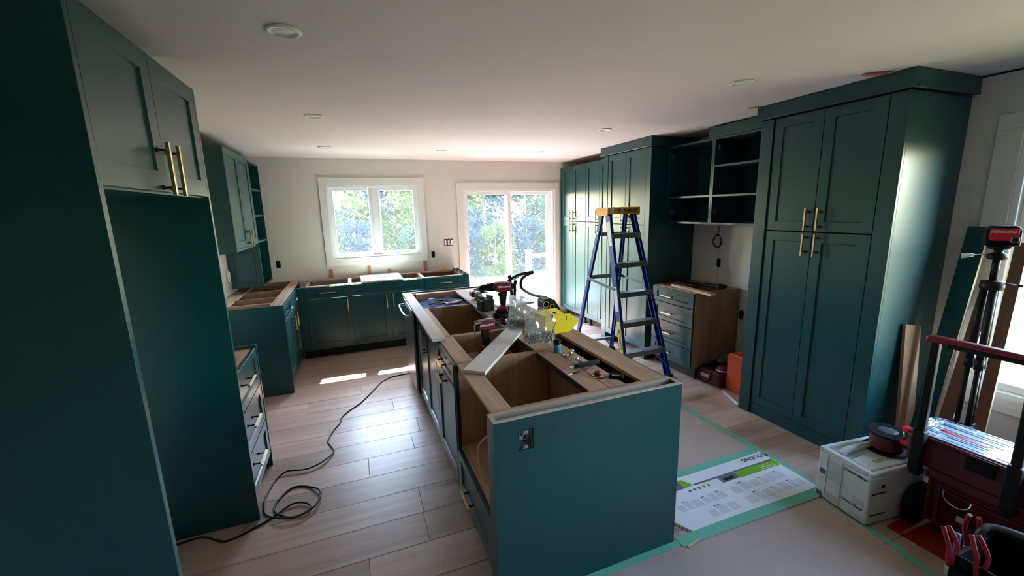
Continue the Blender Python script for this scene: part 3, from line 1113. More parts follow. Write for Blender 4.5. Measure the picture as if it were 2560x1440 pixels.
one('steel_rod', mb, 'dark_metal', 'thin dark rod across the offcut on the four-drawer cabinet', 'rod')
MB_ = MB().box(3.575, 3.5795, 3.28, 3.284, 0.9, 1.5)
one('wire', MB_, 'label_white', 'thin grey wire hanging down the wall under the open wall cabinet', 'wire')
ring = []
for k in range(60):
    a = 2 * math.pi * k / 20
    ring.append((3.562 - 0.004 * (k // 20), 3.288 + (0.052 + .005 * math.sin(k * .7)) * math.cos(a), 1.325 + (0.062 + .004 * math.cos(k * .5)) * math.sin(a)))
mb = MB().tube([(3.57, 3.29, 1.48), (3.565, 3.285, 1.43)] + ring, .0035, 6)
one('coiled_wire', mb, 'cord_black', 'small coil of dark wire hanging on the wall under the open wall cabinet', 'wire')


def outlet(name, label, face, c, u_, v_, w=.05, h=.085, group=None):
    o = thing(name, label, 'outlet', P(face, c, u_, v_, 0.0), group=group)

    def bx(ua, ub, va, vb, da, db, mat, nm, bev=.002):
        p, q = P(face, c, u_ + ua, v_ + va, da), P(face, c, u_ + ub, v_ + vb, db)
        MB().box(min(p[0], q[0]), max(p[0], q[0]), min(p[1], q[1]), max(p[1], q[1]), min(p[2], q[2]), max(p[2], q[2]), bev).build(nm, mat, o)
    bx(-w / 2, w / 2, -h / 2, h / 2, 0, .004, 'outlet_black', 'box')
    bx(-w * .3, w * .3, -h * .42, h * .42, .0045, .012, 'black_plastic', 'receptacle')
    bx(-w * .16, w * .16, h * .44, h * .60, .001, .005, 'dark_metal', 'strap', .001)
    bx(-w * .16, w * .16, -h * .60, -h * .44, .001, .005, 'dark_metal', 'strap', .001)
    return o


outlet('wall_outlet', 'black uncovered outlet on the far wall above the corner cabinet', '-y', YW, -0.903, 1.091)
outlet('wall_outlet', 'black uncovered outlet on the far wall just right of the window casing', '-y', YW, 1.065, 1.096)
outlet('wall_outlet', 'uncovered outlet box on the wall under the open wall cabinet', '-x', XR, 3.27, 1.099)
outlet('wall_outlet', 'low uncovered outlet box on the wall beside the four-drawer cabinet', '-x', XR, 2.948, 0.606)
sw = thing('light_switch', 'triple light switch without cover plate beside the patio door', 'switch', (1.298, YW, 1.255))
for k in range(3):
    x = 1.251 + k * .047
    MB().box(x - .020, x + .020, YW - .004, YW - .0005, 1.204, 1.306, .002).build('strap', 'outlet_black', sw)
    MB().box(x - .013, x + .013, YW - .011, YW - .0045, 1.218, 1.292, .002).build('rocker', 'vinyl', sw)
cw = []
for k in range(50):
    a = 2 * math.pi * k / 16
    cw.append((-1.268 + .0015 * (k % 7), 5.16 + .035 * math.cos(a) + .004 * math.sin(k), 1.08 + .06 * math.sin(a)))
mb = MB().tube(cw + [(-1.26, 5.19, 1.0), (-1.272, 5.2, .92)], .006, 7)
one('coiled_cable', mb, 'white_cable', 'coil of white electric cable on the side wall below the wall cabinet', 'cable')

# ------------------------------------------------------------------ island
IX = 0.457
e = thing('island_end_panel', 'large plain green island end panel with an electrical box cut into it', 'panel', (0.93, 1.49, 0))
mb = MB()
wall_boxes(mb, 'x', 1.448, 1.467, 0.455, 1.408, 0.0, 0.872, [(0.562, 0.629, 0.730, 0.819)])
mb.build('front_panel', 'green', e)
MB().box(0.455, 1.408, 1.448, 1.467, 0.8725, 0.877, .0005).build('front_edge', 'mdf_edge', e)
MB().box(0.455, 0.474, 1.4675, 1.5315, 0.0, 0.872, .0005).build('side_strip', 'green', e)
MB().box(0.455, 0.474, 1.4675, 1.5315, 0.8725, 0.877, .0005).build('side_edge', 'mdf_edge', e)
MB().box(1.389, 1.408, 1.4675, 1.5315, 0.0, 0.872, .0005).build('side_strip', 'green', e)
MB().box(1.389, 1.408, 1.4675, 1.5315, 0.8725, 0.877, .0005).build('side_edge', 'mdf_edge', e)
MB().box(0.4745, 1.3885, 1.513, 1.5315, 0.0, 0.877, .0005).build('back_panel', 'mdf_edge', e)
bx = thing('electrical_box', 'galvanized electrical box set into the island end panel', 'electrical box', (0.595, 1.455, 0.73))
mb = MB().box(0.567, 0.624, 1.487, 1.490, 0.735, 0.814)
mb.box(0.567, 0.569, 1.449, 1.487, 0.735, 0.814).box(0.622, 0.624, 1.449, 1.487, 0.735, 0.814).box(0.569, 0.622, 1.449, 1.487, 0.735, 0.737).box(0.569, 0.622, 1.449, 1.487, 0.812, 0.814)
mb.build('box', 'galvanized', bx)
for z in (0.742, 0.806):
    MB().box(0.585, 0.606, 1.4495, 1.452, z - .009, z + .007, .001).build('ear', 'galvanized', bx)
    MB().tube([(0.5955, 1.4455, z), (0.5955, 1.4525, z)], .003, 8).build('screw', 'steel', bx)
MB().tube(smooth_path([(0.61, 1.485, .80), (0.60, 1.47, .775), (0.585, 1.478, .765), (0.608, 1.472, .75)], 4), .0035, 6).build('wire', 'cord_black', bx)
MB().box(0.572, 0.59, 1.466, 1.486, 0.765, 0.785, .002).build('cable_clamp', 'galvanized', bx)

i1 = thing('island_cabinet', 'island cabinet with open front and one low green drawer, next to the end panel', 'cabinet', (0.76, 1.84, 0))
carcass(i1, 'y', True, IX + .022, 1.065, 1.533, 2.153, 0.11, 0.876, fw=0.092, bw=0.105)
board(i1, IX + .022, 1.04, 1.552, 2.134, 0.372, 0.39, 'shelf', 'maple_y')
d = shaker(i1, '-x', IX, 1.535, 2.15, 0.122, 0.372, rail=0.065, top=0.05, name='drawer')
pull(d, '-x', IX, 1.88, 0.232, 'h', 0.16)
board(i1, IX + .07, IX + .085, 1.535, 2.15, 0, 0.108, 'toe_kick', 'toe_black')
board(i1, IX + .003, IX + .0215, 2.118, 2.152, 0.374, 0.874, 'edge_strip', 'toe_black')
loop = smooth_path([(0.60, 1.56, 0.80), (0.53, 1.57, 0.74), (0.50, 1.66, 0.70), (0.475, 1.75, 0.60), (0.475, 1.75, 0.50), (0.49, 1.68, 0.42), (0.52, 1.60, 0.43), (0.56, 1.56, 0.50), (0.6, 1.555, .58)], 6)
one('coiled_cable', MB().tube(loop, .006, 8), 'romex', 'pale yellow electric cable looping inside the open island cabinet', 'cable')

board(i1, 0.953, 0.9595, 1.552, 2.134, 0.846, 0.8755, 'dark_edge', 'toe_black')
i2 = thing('island_cabinet', 'narrow island cabinet with a top drawer above one pull-out door', 'cabinet', (0.76, 2.41, 0))
carcass(i2, 'y', True, IX + .022, 1.065, 2.155, 2.672, 0.11, 0.876, fw=0.095, bw=0.105)
board(i2, 0.56, 0.955, 2.175, 2.652, 0.735, 0.747, 'drawer_box', 'maple_y')
d = shaker(i2, '-x', IX, 2.157, 2.668, 0.742, 0.868, rail=0.06, top=0.034, name='drawer')
pull(d, '-x', IX, 2.40, 0.806, 'h', 0.16)
d = shaker(i2, '-x', IX, 2.157, 2.668, 0.122, 0.738, rail=0.065)
pull(d, '-x', IX, 2.42, 0.695, 'h', 0.16)
board(i2, IX + .07, IX + .085, 2.155, 2.67, 0, 0.108, 'toe_kick', 'toe_black')

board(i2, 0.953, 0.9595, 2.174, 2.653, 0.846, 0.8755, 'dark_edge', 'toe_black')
i3 = thing('island_cabinet', 'two-door island cabinet with deep open bay between drawer unit and dishwasher', 'cabinet', (0.76, 3.11, 0))
carcass(i3, 'y', True, IX + .022, 1.065, 2.676, 3.567, 0.11, 0.876, fw=0.085, bw=0.105)
for (a, b_, h) in ((2.676, 3.122, 3.085), (3.122, 3.565, 3.16)):
    d = shaker(i3, '-x', IX, a, b_, 0.122, 0.868, rail=0.065)
    pull(d, '-x', IX, h, 0.71, 'v', 0.19)
board(i3, IX + .07, IX + .085, 2.676, 3.565, 0, 0.108, 'toe_kick', 'toe_black')

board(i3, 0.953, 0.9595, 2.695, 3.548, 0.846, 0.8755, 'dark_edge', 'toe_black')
dw = thing('dishwasher', 'stainless dishwasher with curved bar handle built into the island', 'dishwasher', (0.75, 3.92, 0))
MB().box(0.47, 1.06, 3.60, 4.215, 0.10, 0.782, .004).build('tub', 'dark_metal', dw)
MB().box(0.425, 0.469, 3.60, 4.215, 0.105, 0.865, .006, 2).build('door', 'stainless', dw)
MB().box(0.49, 0.505, 3.61, 4.21, 0.0, 0.099).build('toe_kick', 'stainless', dw)
MB().tube(smooth_path([(0.43, 3.66, .80), (0.385, 3.665, .80), (0.372, 3.75, .80), (0.368, 3.91, .80), (0.372, 4.07, .80), (0.385, 4.155, .80), (0.43, 4.16, .80)], 5), .011, 10).build('handle', 'stainless', dw)
MB().box(0.44, 0.469, 3.572, 3.598, 0.10, 0.872).build('side_strip', 'black_plastic', dw)
ip = thing('island_far_panel', 'green end panel closing the far end of the island past the dishwasher', 'panel', (0.93, 4.33, 0))
board(ip, 0.455, 1.408, 4.352, 4.372, 0, 0.877, 'front_panel', 'green')
board(ip, 0.455, 1.408, 4.262, 4.28, 0, 0.877, 'back_panel', 'maple_z')
board(ip, 0.455, 0.474, 4.2805, 4.3515, 0, 0.877, 'side_strip', 'green')
board(ip, 1.389, 1.408, 4.2805, 4.3515, 0, 0.877, 'side_strip', 'green')
board(ip, 0.56, 1.06, 4.22, 4.2615, 0.80, 0.876, 'rail', 'maple_x')
board(ip, 0.965, 1.065, 3.57, 4.2195, 0.858, 0.876, 'back_stretcher', 'maple_y')

for (a, b_, lab) in ((1.533, 2.43, 'shallow back cabinet of the island with dark open slot, behind the scattered hardware'),
                     (2.434, 3.34, 'shallow back cabinet of the island under the yellow bin'),
                     (3.344, 4.26, 'shallow back cabinet of the island under the white glossy panel')):
    k = thing('island_back_cabinet', lab, 'cabinet', (1.23, (a + b_) / 2, 0), group='shallow cabinets along the back of the island')
    board(k, 1.069, 1.386, a, a + .018, 0.11, 0.876, 'side_panel', 'maple_z')
    board(k, 1.069, 1.386, b_ - .018, b_, 0.11, 0.876, 'side_panel', 'maple_z')
    board(k, 1.069, 1.16, a + .0185, b_ - .0185, 0.858, 0.876, 'stretcher', 'maple_y')
    board(k, 1.25, 1.386, a + .0185, b_ - .0185, 0.858, 0.876, 'stretcher', 'maple_y')
    board(k, 1.069, 1.386, a + .0185, b_ - .0185, 0.11, 0.128, 'bottom_panel', 'maple_y')
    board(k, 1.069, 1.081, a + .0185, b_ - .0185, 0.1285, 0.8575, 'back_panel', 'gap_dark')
    m_ = (a + b_) / 2
    shaker(k, '+x', 1.408, a, m_, 0.122, 0.868, rail=0.065)
    shaker(k, '+x', 1.408, m_, b_, 0.122, 0.868, rail=0.065)
    board(k, 1.30, 1.315, a, b_, 0, 0.108, 'toe_kick', 'toe_black')

one('trim_board', MB().box(0.425, 0.512, 2.59, 4.26, 0.8775, 0.897, .001), 'glue_board', 'long whitewashed trim board laid along the front edge of the island', 'board')
ang = math.atan2(0.62, 0.47)
mb = MB().box(0, 0.93, -0.062, 0.062, 0, 0.019, .001, M=Matrix.Translation((0.525, 1.965, 0.8775)) @ Matrix.Rotation(ang, 4, 'Z'))
one('trim_board', mb, 'glue_board', 'pale board lying diagonally across the open island cabinets', 'board')

# ------------------------------------------------------------------ floor protection
Z1 = 0.0012
one('floor_paper', MB().box(1.42, 2.52, 1.862, 4.0, Z1 - .0008, Z1), 'paper_brown', 'brown protective paper on the floor between island and largest pantry', 'paper')
one('floor_paper', MB().faces([(0.50, -1.2, Z1), (2.30, -1.2, Z1), (2.30, 0.70, Z1), (2.43, 1.40, Z1), (0.50, 1.40, Z1), (0.50, -1.2, 0.0004), (2.30, -1.2, 0.0004), (2.30, 0.70, 0.0004), (2.43, 1.40, 0.0004), (0.50, 1.40, 0.0004)],
                              [(0, 1, 2, 3, 4), (9, 8, 7, 6, 5), (0, 5, 6, 1), (1, 6, 7, 2), (2, 7, 8, 3), (3, 8, 9, 4), (4, 9, 5, 0)]), 'paper_brown', 'brown protective paper on the floor in front of the island end panel', 'paper')


def tape(pts, w, label, z=0.0022):
    """strip of masking tape through floor points"""
    mb = MB()
    L, Rr = [], []
    n = len(pts)
    rnd = random.Random(len(label))
    for i, p in enumerate(pts):
        d = Vector(pts[min(i + 1, n - 1)]) - Vector(pts[max(i - 1, 0)])
        d.normalize()
        q = Vector((-d.y, d.x))
        L.append(Vector(p) + q * w / 2)
        Rr.append(Vector(p) - q * w / 2)
    vs = []
    for a, b_ in zip(L, Rr):
        vs += [(a.x, a.y, z), (b_.x, b_.y, z), (a.x, a.y, z - .0006), (b_.x, b_.y, z - .0006)]
    fs = [(0, 1, 3, 2), (4 * n - 4, 4 * n - 3, 4 * n - 1, 4 * n - 2)]
    for i in range(n - 1):
        o = 4 * i
        fs += [(o, o + 1, o + 5, o + 4), (o + 2, o + 3, o + 7, o + 6), (o, o + 4, o + 6, o + 2), (o + 1, o + 5, o + 7, o + 3)]
    mb.faces(vs, fs)
    return one('masking_tape', mb, 'tape_green', label, 'tape', 'green masking tape on the floor')


tape([(2.53, 4.0), (2.525, 2.6), (2.535, 1.84), (2.525, 1.42)], 0.05, 'green masking tape running along the floor in front of the largest pantry')
tape([(1.42, 1.875), (1.9, 1.868), (2.50, 1.872)], 0.055, 'green masking tape above the printed cardboard sheet', 0.0046)
tape([(1.43, 1.432), (1.9, 1.428), (2.5, 1.415)], 0.065, 'green masking tape below the printed cardboard sheet', 0.0046)
tape([(0.56, 1.425), (1.0, 1.427), (1.43, 1.432)], 0.038, 'green masking tape along the foot of the island end panel', 0.0032)
tape([(2.46, 1.40), (2.42, 1.1), (2.36, 0.80), (2.30, 0.5)], 0.042, 'green masking tape running past the white tool case towards the tool bag', 0.0032)

cs = thing('printed_cardboard', 'white printed flooring carton flattened on the floor and taped down', 'cardboard', (2.0, 1.64, 0))
mb = MB()
poly = [(1.555, 1.455), (2.515, 1.44), (2.52, 1.852), (1.44, 1.858), (1.44, 1.66), (1.50, 1.57)]
mb.prism(poly, 0.0006, 0.0036, 'z')
mb.build('sheet', 'card_white', cs)
mb = MB().prism([(1.548, 1.452), (1.4985, 1.5685), (1.4385, 1.659), (1.432, 1.652), (1.49, 1.563), (1.539, 1.447)], 0.0006, 0.0034, 'z')
mb.build('torn_edge', 'cardboard', cs)


def flat(x0, x1, y0, y1, nm, mat, z=0.0039, sk=0.0):
    mb = MB().prism([(x0, y0), (x1, y0), (x1 + sk, y1), (x0 + sk, y1)], z - .0002, z, 'z')
    return mb.build(nm, mat, cs)


flat(1.66, 1.768, 1.745, 1.822, 'picture_block', 'ink_grey')
mb = MB().prism([(1.77, 1.745), (1.835, 1.752), (1.80, 1.815), (1.77, 1.822)], .0037, .0039, 'z')
mb.build('print_triangle', 'ink_green', cs)
flat(1.838, 2.515, 1.744, 1.758, 'print_band', 'ink_grey')
flat(2.02, 2.165, 1.694, 1.7435, 'picture_block', 'ink_grey')
flat(2.05, 2.13, 1.704, 1.728, 'picture_detail', 'ink_black', z=.0042)
flat(2.1655, 2.515, 1.688, 1.7435, 'print_band', 'ink_green')
for k in range(3):
    flat(2.36, 2.49 - .02 * k, 1.696 + k * .015, 1.701 + k * .015, 'print_line', 'ink_white', z=.0042)
text('lettering', 'FLOORING', 0.046, basis(rel((2.425, 1.812, 0.0041), cs), (-1, 0.03, 0), (0, -1, 0)), 'ink_black', cs, offset=.0006)
for k in range(5):
    mb = MB().lathe([(0.0, .0042), (0.011, .0042), (0.011, .0039)], 16, M=Matrix.Translation((1.776 + k * .036, 1.715, 0)))
    mb.build('print_badge', 'ink_grey' if k < 3 else 'ink_green', cs)
for (yy, hh, cols) in ((1.59, .062, [(1.60, .05), (1.655, .045), (1.705, .075), (1.785, .05), (1.84, .05), (1.895, .06)]),
                       (1.59, .066, [(2.01, .07), (2.085, .075), (2.165, .08), (2.25, .055), (2.31, .06), (2.375, .07)]),
                       (1.495, .062, [(1.735, .06), (1.80, .075), (1.88, .07)]),
                       (1.492, .068, [(2.02, .075), (2.10, .06), (2.165, .07), (2.24, .055), (2.30, .08), (2.385, .05), (2.44, .05)])):
    for n_, (xx, ww) in enumerate(cols):
        h = hh * (.82 + .18 * ((n_ * 5) % 3) / 2)
        flat(xx, xx + ww * .9, yy, yy + h, 'text_block', 'greeking')
        if n_ % 2:
            flat(xx, xx + ww * .55, yy + h + .003, yy + h + .0075, 'text_heading', 'ink_black')
one('wood_splinter', MB().box(-.05, .05, -.004, .004, 0, .004, .0005, M=Matrix.Translation((1.50, 1.40, .0045)) @ Matrix.Rotation(R(12), 4, 'Z')), 'tan_edge', 'thin splinter lying on the tape at the island corner', 'offcut')
one('white_strip', MB().box(-.14, .14, -.011, .011, 0, .008, .001, M=Matrix.Translation((3.03, 2.54, .0005)) @ Matrix.Rotation(R(68), 4, 'Z')), 'vinyl', 'white plastic strip on the floor beside the orange case', 'strip')

# ------------------------------------------------------------------ extension cord
cp = [(-1.20, 2.38), (-1.06, 2.42), (-0.912, 2.445), (-0.777, 2.36), (-0.646, 2.413), (-0.557, 2.475), (-0.48, 2.532), (-0.414, 2.52), (-0.371, 2.467), (-0.405, 2.42),
      (-0.48, 2.425), (-0.555, 2.49), (-0.575, 2.56), (-0.545, 2.65), (-0.489, 2.712), (-0.40, 2.68), (-0.325, 2.58), (-0.345, 2.456), (-0.43, 2.395), (-0.53, 2.42), (-0.61, 2.50), (-0.637, 2.60), (-0.637, 2.70), (-0.605, 2.85), (-0.546, 2.90),
      (-0.45, 2.875), (-0.37, 2.895), (-0.301, 2.957), (-0.265, 3.05), (-0.29, 3.14), (-0.312, 3.22), (-0.28, 3.36), (-0.232, 3.48), (-0.222, 3.57), (-0.16, 3.68), (-0.069, 3.79), (0.02, 3.95), (0.087, 4.09), (0.15, 4.21), (0.238, 4.295), (0.34, 4.325), (0.435, 4.33)]
zz = [0.0055] * len(cp)
for k in range(6, 10):
    zz[k] = 0.012
for k in range(16, 20):
    zz[k] = 0.02
for k in range(24, 28):
    zz[k] = 0.016
mb = MB().tube(smooth_path([(x, y, z) for (x, y), z in zip(cp, zz)], 6), 0.0055, 8)
one('extension_cord', mb, 'cord_black', 'black extension cord snaking across the aisle floor to the dishwasher', 'cord')
mb = MB().box(-.02, .02, -.015, .015, 0, .06, .006, 2, M=Matrix.Translation((-0.62, 1.49, .0)))
one('plug_adapter', MB().box(-0.634, -0.612, 1.515, 1.575, 0.0, 0.05, .005, 2), 'grey_plastic', 'small grey adapter at the foot of the fridge surround', 'adapter')

# ------------------------------------------------------------------ stepladder
ld = thing('stepladder', 'blue fibreglass stepladder with yellow top cap standing behind the island', 'ladder', (2.62, 3.6, 0))
FR0, FR1 = Vector((2.885, 3.15, 0.0)), Vector((2.70, 3.565, 1.66))
FL0, FL1 = Vector((2.345, 3.15, 0.0)), Vector((2.385, 3.565, 1.66))
RR0, RR1 = Vector((2.845, 4.09, 0.0)), Vector((2.69, 3.66, 1.66))
RL0, RL1 = Vector((2.30, 4.09, 0.0)), Vector((2.385, 3.66, 1.66))


def channel(w, d, t_, flip):
    """C section, web on the outer side"""
    s = 1 if flip else -1
    return [(0, -d / 2), (s * -w, -d / 2), (s * -w, -d / 2 + t_), (s * -t_, -d / 2 + t_), (s * -t_, d / 2 - t_), (s * -w, d / 2 - t_), (s * -w, d / 2), (0, d / 2)]


yv = (0, 1, 0.2)
MB().beam(FR0, FR1, [(p[0], p[1]) for p in channel(.03, .072, .005, False)], yv).build('front_rail', 'ladder_blue', ld)
MB().beam(FL0, FL1, [(-p[0], p[1]) for p in channel(.03, .072, .005, False)], yv).build('front_rail', 'ladder_blue', ld)
MB().beam(RR0, RR1, [(p[0], p[1]) for p in channel(.026, .045, .004, False)], yv).build('rear_rail', 'ladder_blue', ld)
MB().beam(RL0, RL1, [(-p[0], p[1]) for p in channel(.026, .045, .004, False)], yv).build('rear_rail', 'ladder_blue', ld)
for k in range(5):
    f = (0.285 * (k + 1) - 0.005) / 1.66
    a, b_ = FL0.lerp(FL1, f), FR0.lerp(FR1, f)
    mb = MB()
    sz, sd = 0.024, 0.044
    d = (b_ - a).normalized()
    a, b_ = a + d * .006, b_ - d * .006
    mb.beam(a, b_, [(-sd, -sz), (-sd + .004, -sz), (-sd + .004, sz - .004), (sd - .004, sz - .004), (sd - .004, -sz), (sd, -sz), (sd, sz), (-sd, sz)], (0, 0, 1))
    mb.build('step', 'aluminium', ld)
for (f, mt, dz) in ((0.86, 'aluminium', .018), (0.58, 'aluminium', .02), (0.10, 'aluminium', .012)):
    a, b_ = RL0.lerp(RL1, f), RR0.lerp(RR1, f)
    MB().beam(a, b_, [(-.012, -dz), (.012, -dz), (.012, dz), (-.012, dz)], (0, 0, 1)).build('rear_brace', mt, ld)
for (a0, a1, b0, b1, s) in ((FL0, FL1, RL0, RL1, -1), (FR0, FR1, RR0, RR1, 1)):
    p, q = a0.lerp(a1, .545), b0.lerp(b1, .575)
    MB().beam(p + Vector((s * .006, 0, 0)), q + Vector((s * .006, 0, 0)), [(-.0025, -.014), (.0025, -.014), (.0025, .014), (-.0025, .014)], (0, 0, 1)).build('spreader_bar', 'steel', ld)
for (a0, a1, o) in ((FL0, FL1, 1), (FR0, FR1, -1), (RR0, RR1, -1)):
    lo = 0.02
    p = a0.lerp(a1, .07) if o and a0 is not RR0 else a0.lerp(a1, .02)
    q = (FL0 if a0 is FL0 else FR0).lerp((FL1 if a0 is FL0 else FR1), .165) + Vector((o * .14, 0, -.005)) if a0 is not RR0 else RR0.lerp(RR1, .10) + Vector((-.13, 0, 0))
    MB().beam(p, q, [(-.008, -.003), (.008, -.003), (.008, .003), (-.008, .003)], (0, 1, 0)).build('diagonal_brace', 'aluminium', ld)
for p in (FR0, FL0, RR0, RL0):
    MB().box(p.x - .022, p.x + .022, p.y - .038, p.y + .038, 0.0, 0.03, .004).build('foot_pad', 'black_rubber', ld)
mb = MB()
cx0, cx1, cy0, cy1 = 2.352, 2.735, 3.50, 3.715
mb.box(cx0, cx1, cy0, cy1, 1.675, 1.70, .006, 2)
mb.box(cx0, cx1, cy0, cy0 + .012, 1.635, 1.678, .003).box(cx0, cx1, cy1 - .012, cy1, 1.635, 1.678, .003)
mb.box(cx0, cx0 + .012, cy0 + .01, cy1 - .01, 1.62, 1.678, .003).box(cx1 - .012, cx1, cy0 + .01, cy1 - .01, 1.62, 1.678, .003)
mb.build('top_cap', 'ladder_yellow', ld)
text('lettering', 'FEATHERLITE', 0.040, basis(rel((2.578, cy0 - .0008, 1.666), ld), (1, 0, 0), (0, 0, 1)), 'ink_black', ld, shear=.25, offset=.0012)
mb = MB().prism([(2.375, 1.70), (2.43, 1.704), (2.415, 1.66), (2.405, 1.61), (2.395, 1.66), (2.375, 1.655)], cy0 - .003, cy0, 'y')
mb.build('paint_drip', 'label_white', ld)
mb = MB().prism([(2.50, 1.702), (2.53, 1.702), (2.525, 1.655), (2.515, 1.60), (2.51, 1.655)], cy0 - .003, cy0, 'y')
mb.build('paint_drip', 'label_white', ld)


# stickers sit on the outer web of the near-left rail
d = (FL1 - FL0).normalized()
s_ = d.cross(Vector(yv)).normalized()
u_ = s_.cross(d)
for (f0, f1, mat, nm) in ((.80, .94, 'label_white', 'sticker'), (.42, .56, 'label_white', 'sticker'), (.16, .36, 'label_yellow', 'brand_sticker')):
    p, q = FL0.lerp(FL1, f0), FL0.lerp(FL1, f1)
    mb = MB().beam(p, q, [(.0002, -.027), (.0010, -.027), (.0010, .027), (.0002, .027)], yv)
    mb.build(nm, mat, ld)
    if nm == 'brand_sticker':
        mid = p.lerp(q, .5) + s_ * .0014
        text('lettering', 'FEATHERLITE', 0.034, basis(rel(mid, ld), -d, -u_), 'ink_black', ld, shear=.2, offset=.001, spacing=1.0)

# ------------------------------------------------------------------ tools on the island
def tm(x, y, z, rz=0.0, rx=0.0, ry=0.0):
    return Matrix.Translation((x, y, z)) @ Euler((rx, ry, rz)).to_matrix().to_4x4()


def drill(name, label, loc, rz, chuck=True, sc=1.0, hook=False):
    """pistol-grip tool standing on its battery, muzzle towards local +x"""
    r = thing(name, label, 'drill', loc, rz)
    r.scale = (sc, sc, sc)
    W = dict(world=False)
    mb = MB().box(-.055, .062, -.037, .037, 0, .046, .008, 2).box(-.04, .05, -.034, .034, .046, .058, .005, 2)
    mb.build('battery', 'black_plastic', r, **W)
    MB().prism([(-.045, .058), (.045, .058), (.04, .075), (.005, .092), (-.034, .088)], -.028, .028, 'y', .006, 2).build('base', 'red_plastic', r, **W)
    MB().prism([(-.030, .085), (.004, .088), (.012, .14), (.008, .195), (-.044, .195), (-.034, .14)], -.017, .017, 'y', .007, 2).build('grip', 'black_rubber', r, **W)
    MB().prism([(-.075, .196), (.012, .190), (.045, .20), (.05, .255), (.01, .262), (-.07, .256)], -.030, .030, 'y', .010, 3).build('body', 'red_plastic', r, **W)
    MB().prism([(.004, .165), (.018, .160), (.022, .182), (.006, .186)], -.008, .008, 'y', .002).build('trigger', 'red_dark', r, **W)
    MB().box(-.084, -.07, -.027, .027, .205, .25, .006, 2).build('rear_cap', 'black_plastic', r, **W)
    q = Matrix.Translation((.045, 0, .228)) @ Matrix.Rotation(R(90), 4, 'Y')
    if chuck:
        MB().lathe([(.029, 0), (.030, .02), (.026, .035), (.026, .05), (.022, .055), (.022, .085), (.013, .10), (.010, .108)], 18, M=q).build('chuck', 'black_plastic', r, **W)
        MB().lathe([(.004, .10), (.004, .125), (.0, .13)], 8, M=q).build('bit', 'steel', r, **W)
    else:
        MB().lathe([(.028, 0), (.028, .015), (.020, .035), (.012, .045), (.012, .055), (.007, .06)], 18, M=q).build('nose', 'black_plastic', r, **W)
    if hook:
        MB().tube(smooth_path([(-.05, -.03, .25), (-.09, -.034, .25), (-.102, -.034, .24), (-.102, -.034, .19)], 4), .004, 8).build('belt_hook', 'steel', r, **W)
    text('lettering', 'Milwaukee', .022, basis((-.018, -.0308, .230), (1, 0, 0), (0, 0, 1)), 'ink_white', r, shear=.3, offset=.0006)
    text('lettering', 'Milwaukee', .022, basis((-.018, .0308, .230), (-1, 0, 0), (0, 0, 1)), 'ink_white', r, shear=.3, offset=.0006)
    return r


drill('cordless_drill', 'large red and black cordless drill standing upright on the island, chuck towards the window', (1.035, 2.965, 0.8765), R(172), True, 1.1)
drill('impact_driver', 'red impact driver standing inside the island drawer bay behind the diagonal board', (0.77, 2.50, 0.7475), R(8), False, 1.02, True)


def battery(loc, rz, label, nm='battery_pack', sx=1.0):
    r = thing(nm, label, 'battery', loc, rz)
    MB().box(-.062, .062, -.038, .038, 0, .045, .007, 2).build('shell', 'black_plastic', r, world=False)
    MB().box(-.045, .04, -.03, .03, .0455, .062, .004, 2).build('rail', 'black_rubber', r, world=False)
    MB().box(-.0632, -.062, -.02, .02, .012, .03, .0005).build('label_plate', 'red_dark', r, world=False)
    return r


battery((1.035, 2.81, 0.8765), R(25), 'black battery pack lying in front of the upright drill')
ch = thing('battery_charger', 'black ribbed charger standing beside the upright drill', 'charger', (1.0, 3.27, 0.8765), R(10))
MB().box(-.055, .055, -.06, .06, 0, .10, .012, 2).build('shell', 'black_plastic', ch, world=False)
for k in range(6):
    MB().box(-.045, .045, -.064, -.0605, .015 + k * .013, .021 + k * .013, .001).build('rib', 'black_rubber', ch, world=False)
MB().box(-.05, -.03, -.05, .05, .1005, .125, .005, 2).build('cradle', 'black_plastic', ch, world=False)
MB().box(.03, .05, -.05, .05, .1005, .125, .005, 2).build('cradle', 'black_plastic', ch, world=False)
tl = thing('oscillating_tool', 'small red and silver power tool head lying near the blue blanket', 'power tool', (1.06, 3.72, 0.8765))
q = Matrix.Translation((1.06, 3.66, .918)) @ Matrix.Rotation(R(-90), 4, 'X') @ Matrix.Rotation(R(0), 4, 'Z')
MB().lathe([(.0, .0), (.018, 0), (.024, .008), (.034, .012), (.036, .05), (.034, .07)], 20, M=q).build('nose', 'aluminium', tl)
MB().lathe([(.034, .0705), (.038, .08), (.038, .12), (.030, .13), (.0, .131)], 20, M=q).build('body', 'black_plastic', tl)
MB().box(1.00, 1.03, 3.70, 3.80, .90, .955, .008, 2).build('red_housing', 'red_plastic', tl)
for x in (1.035, 1.085):
    MB().box(x - .006, x + .006, 3.665, 3.69, .8768, .89, .001).build('foot', 'black_plastic', tl)


def grid_mesh(f, nu, nv, mb, smooth=True):
    vs = [f(i / nu, j / nv) for j in range(nv + 1) for i in range(nu + 1)]
    fs = [(j * (nu + 1) + i, j * (nu + 1) + i + 1, (j + 1) * (nu + 1) + i + 1, (j + 1) * (nu + 1) + i) for j in range(nv) for i in range(nu)]
    mb.faces(vs, fs, smooth)
    return mb


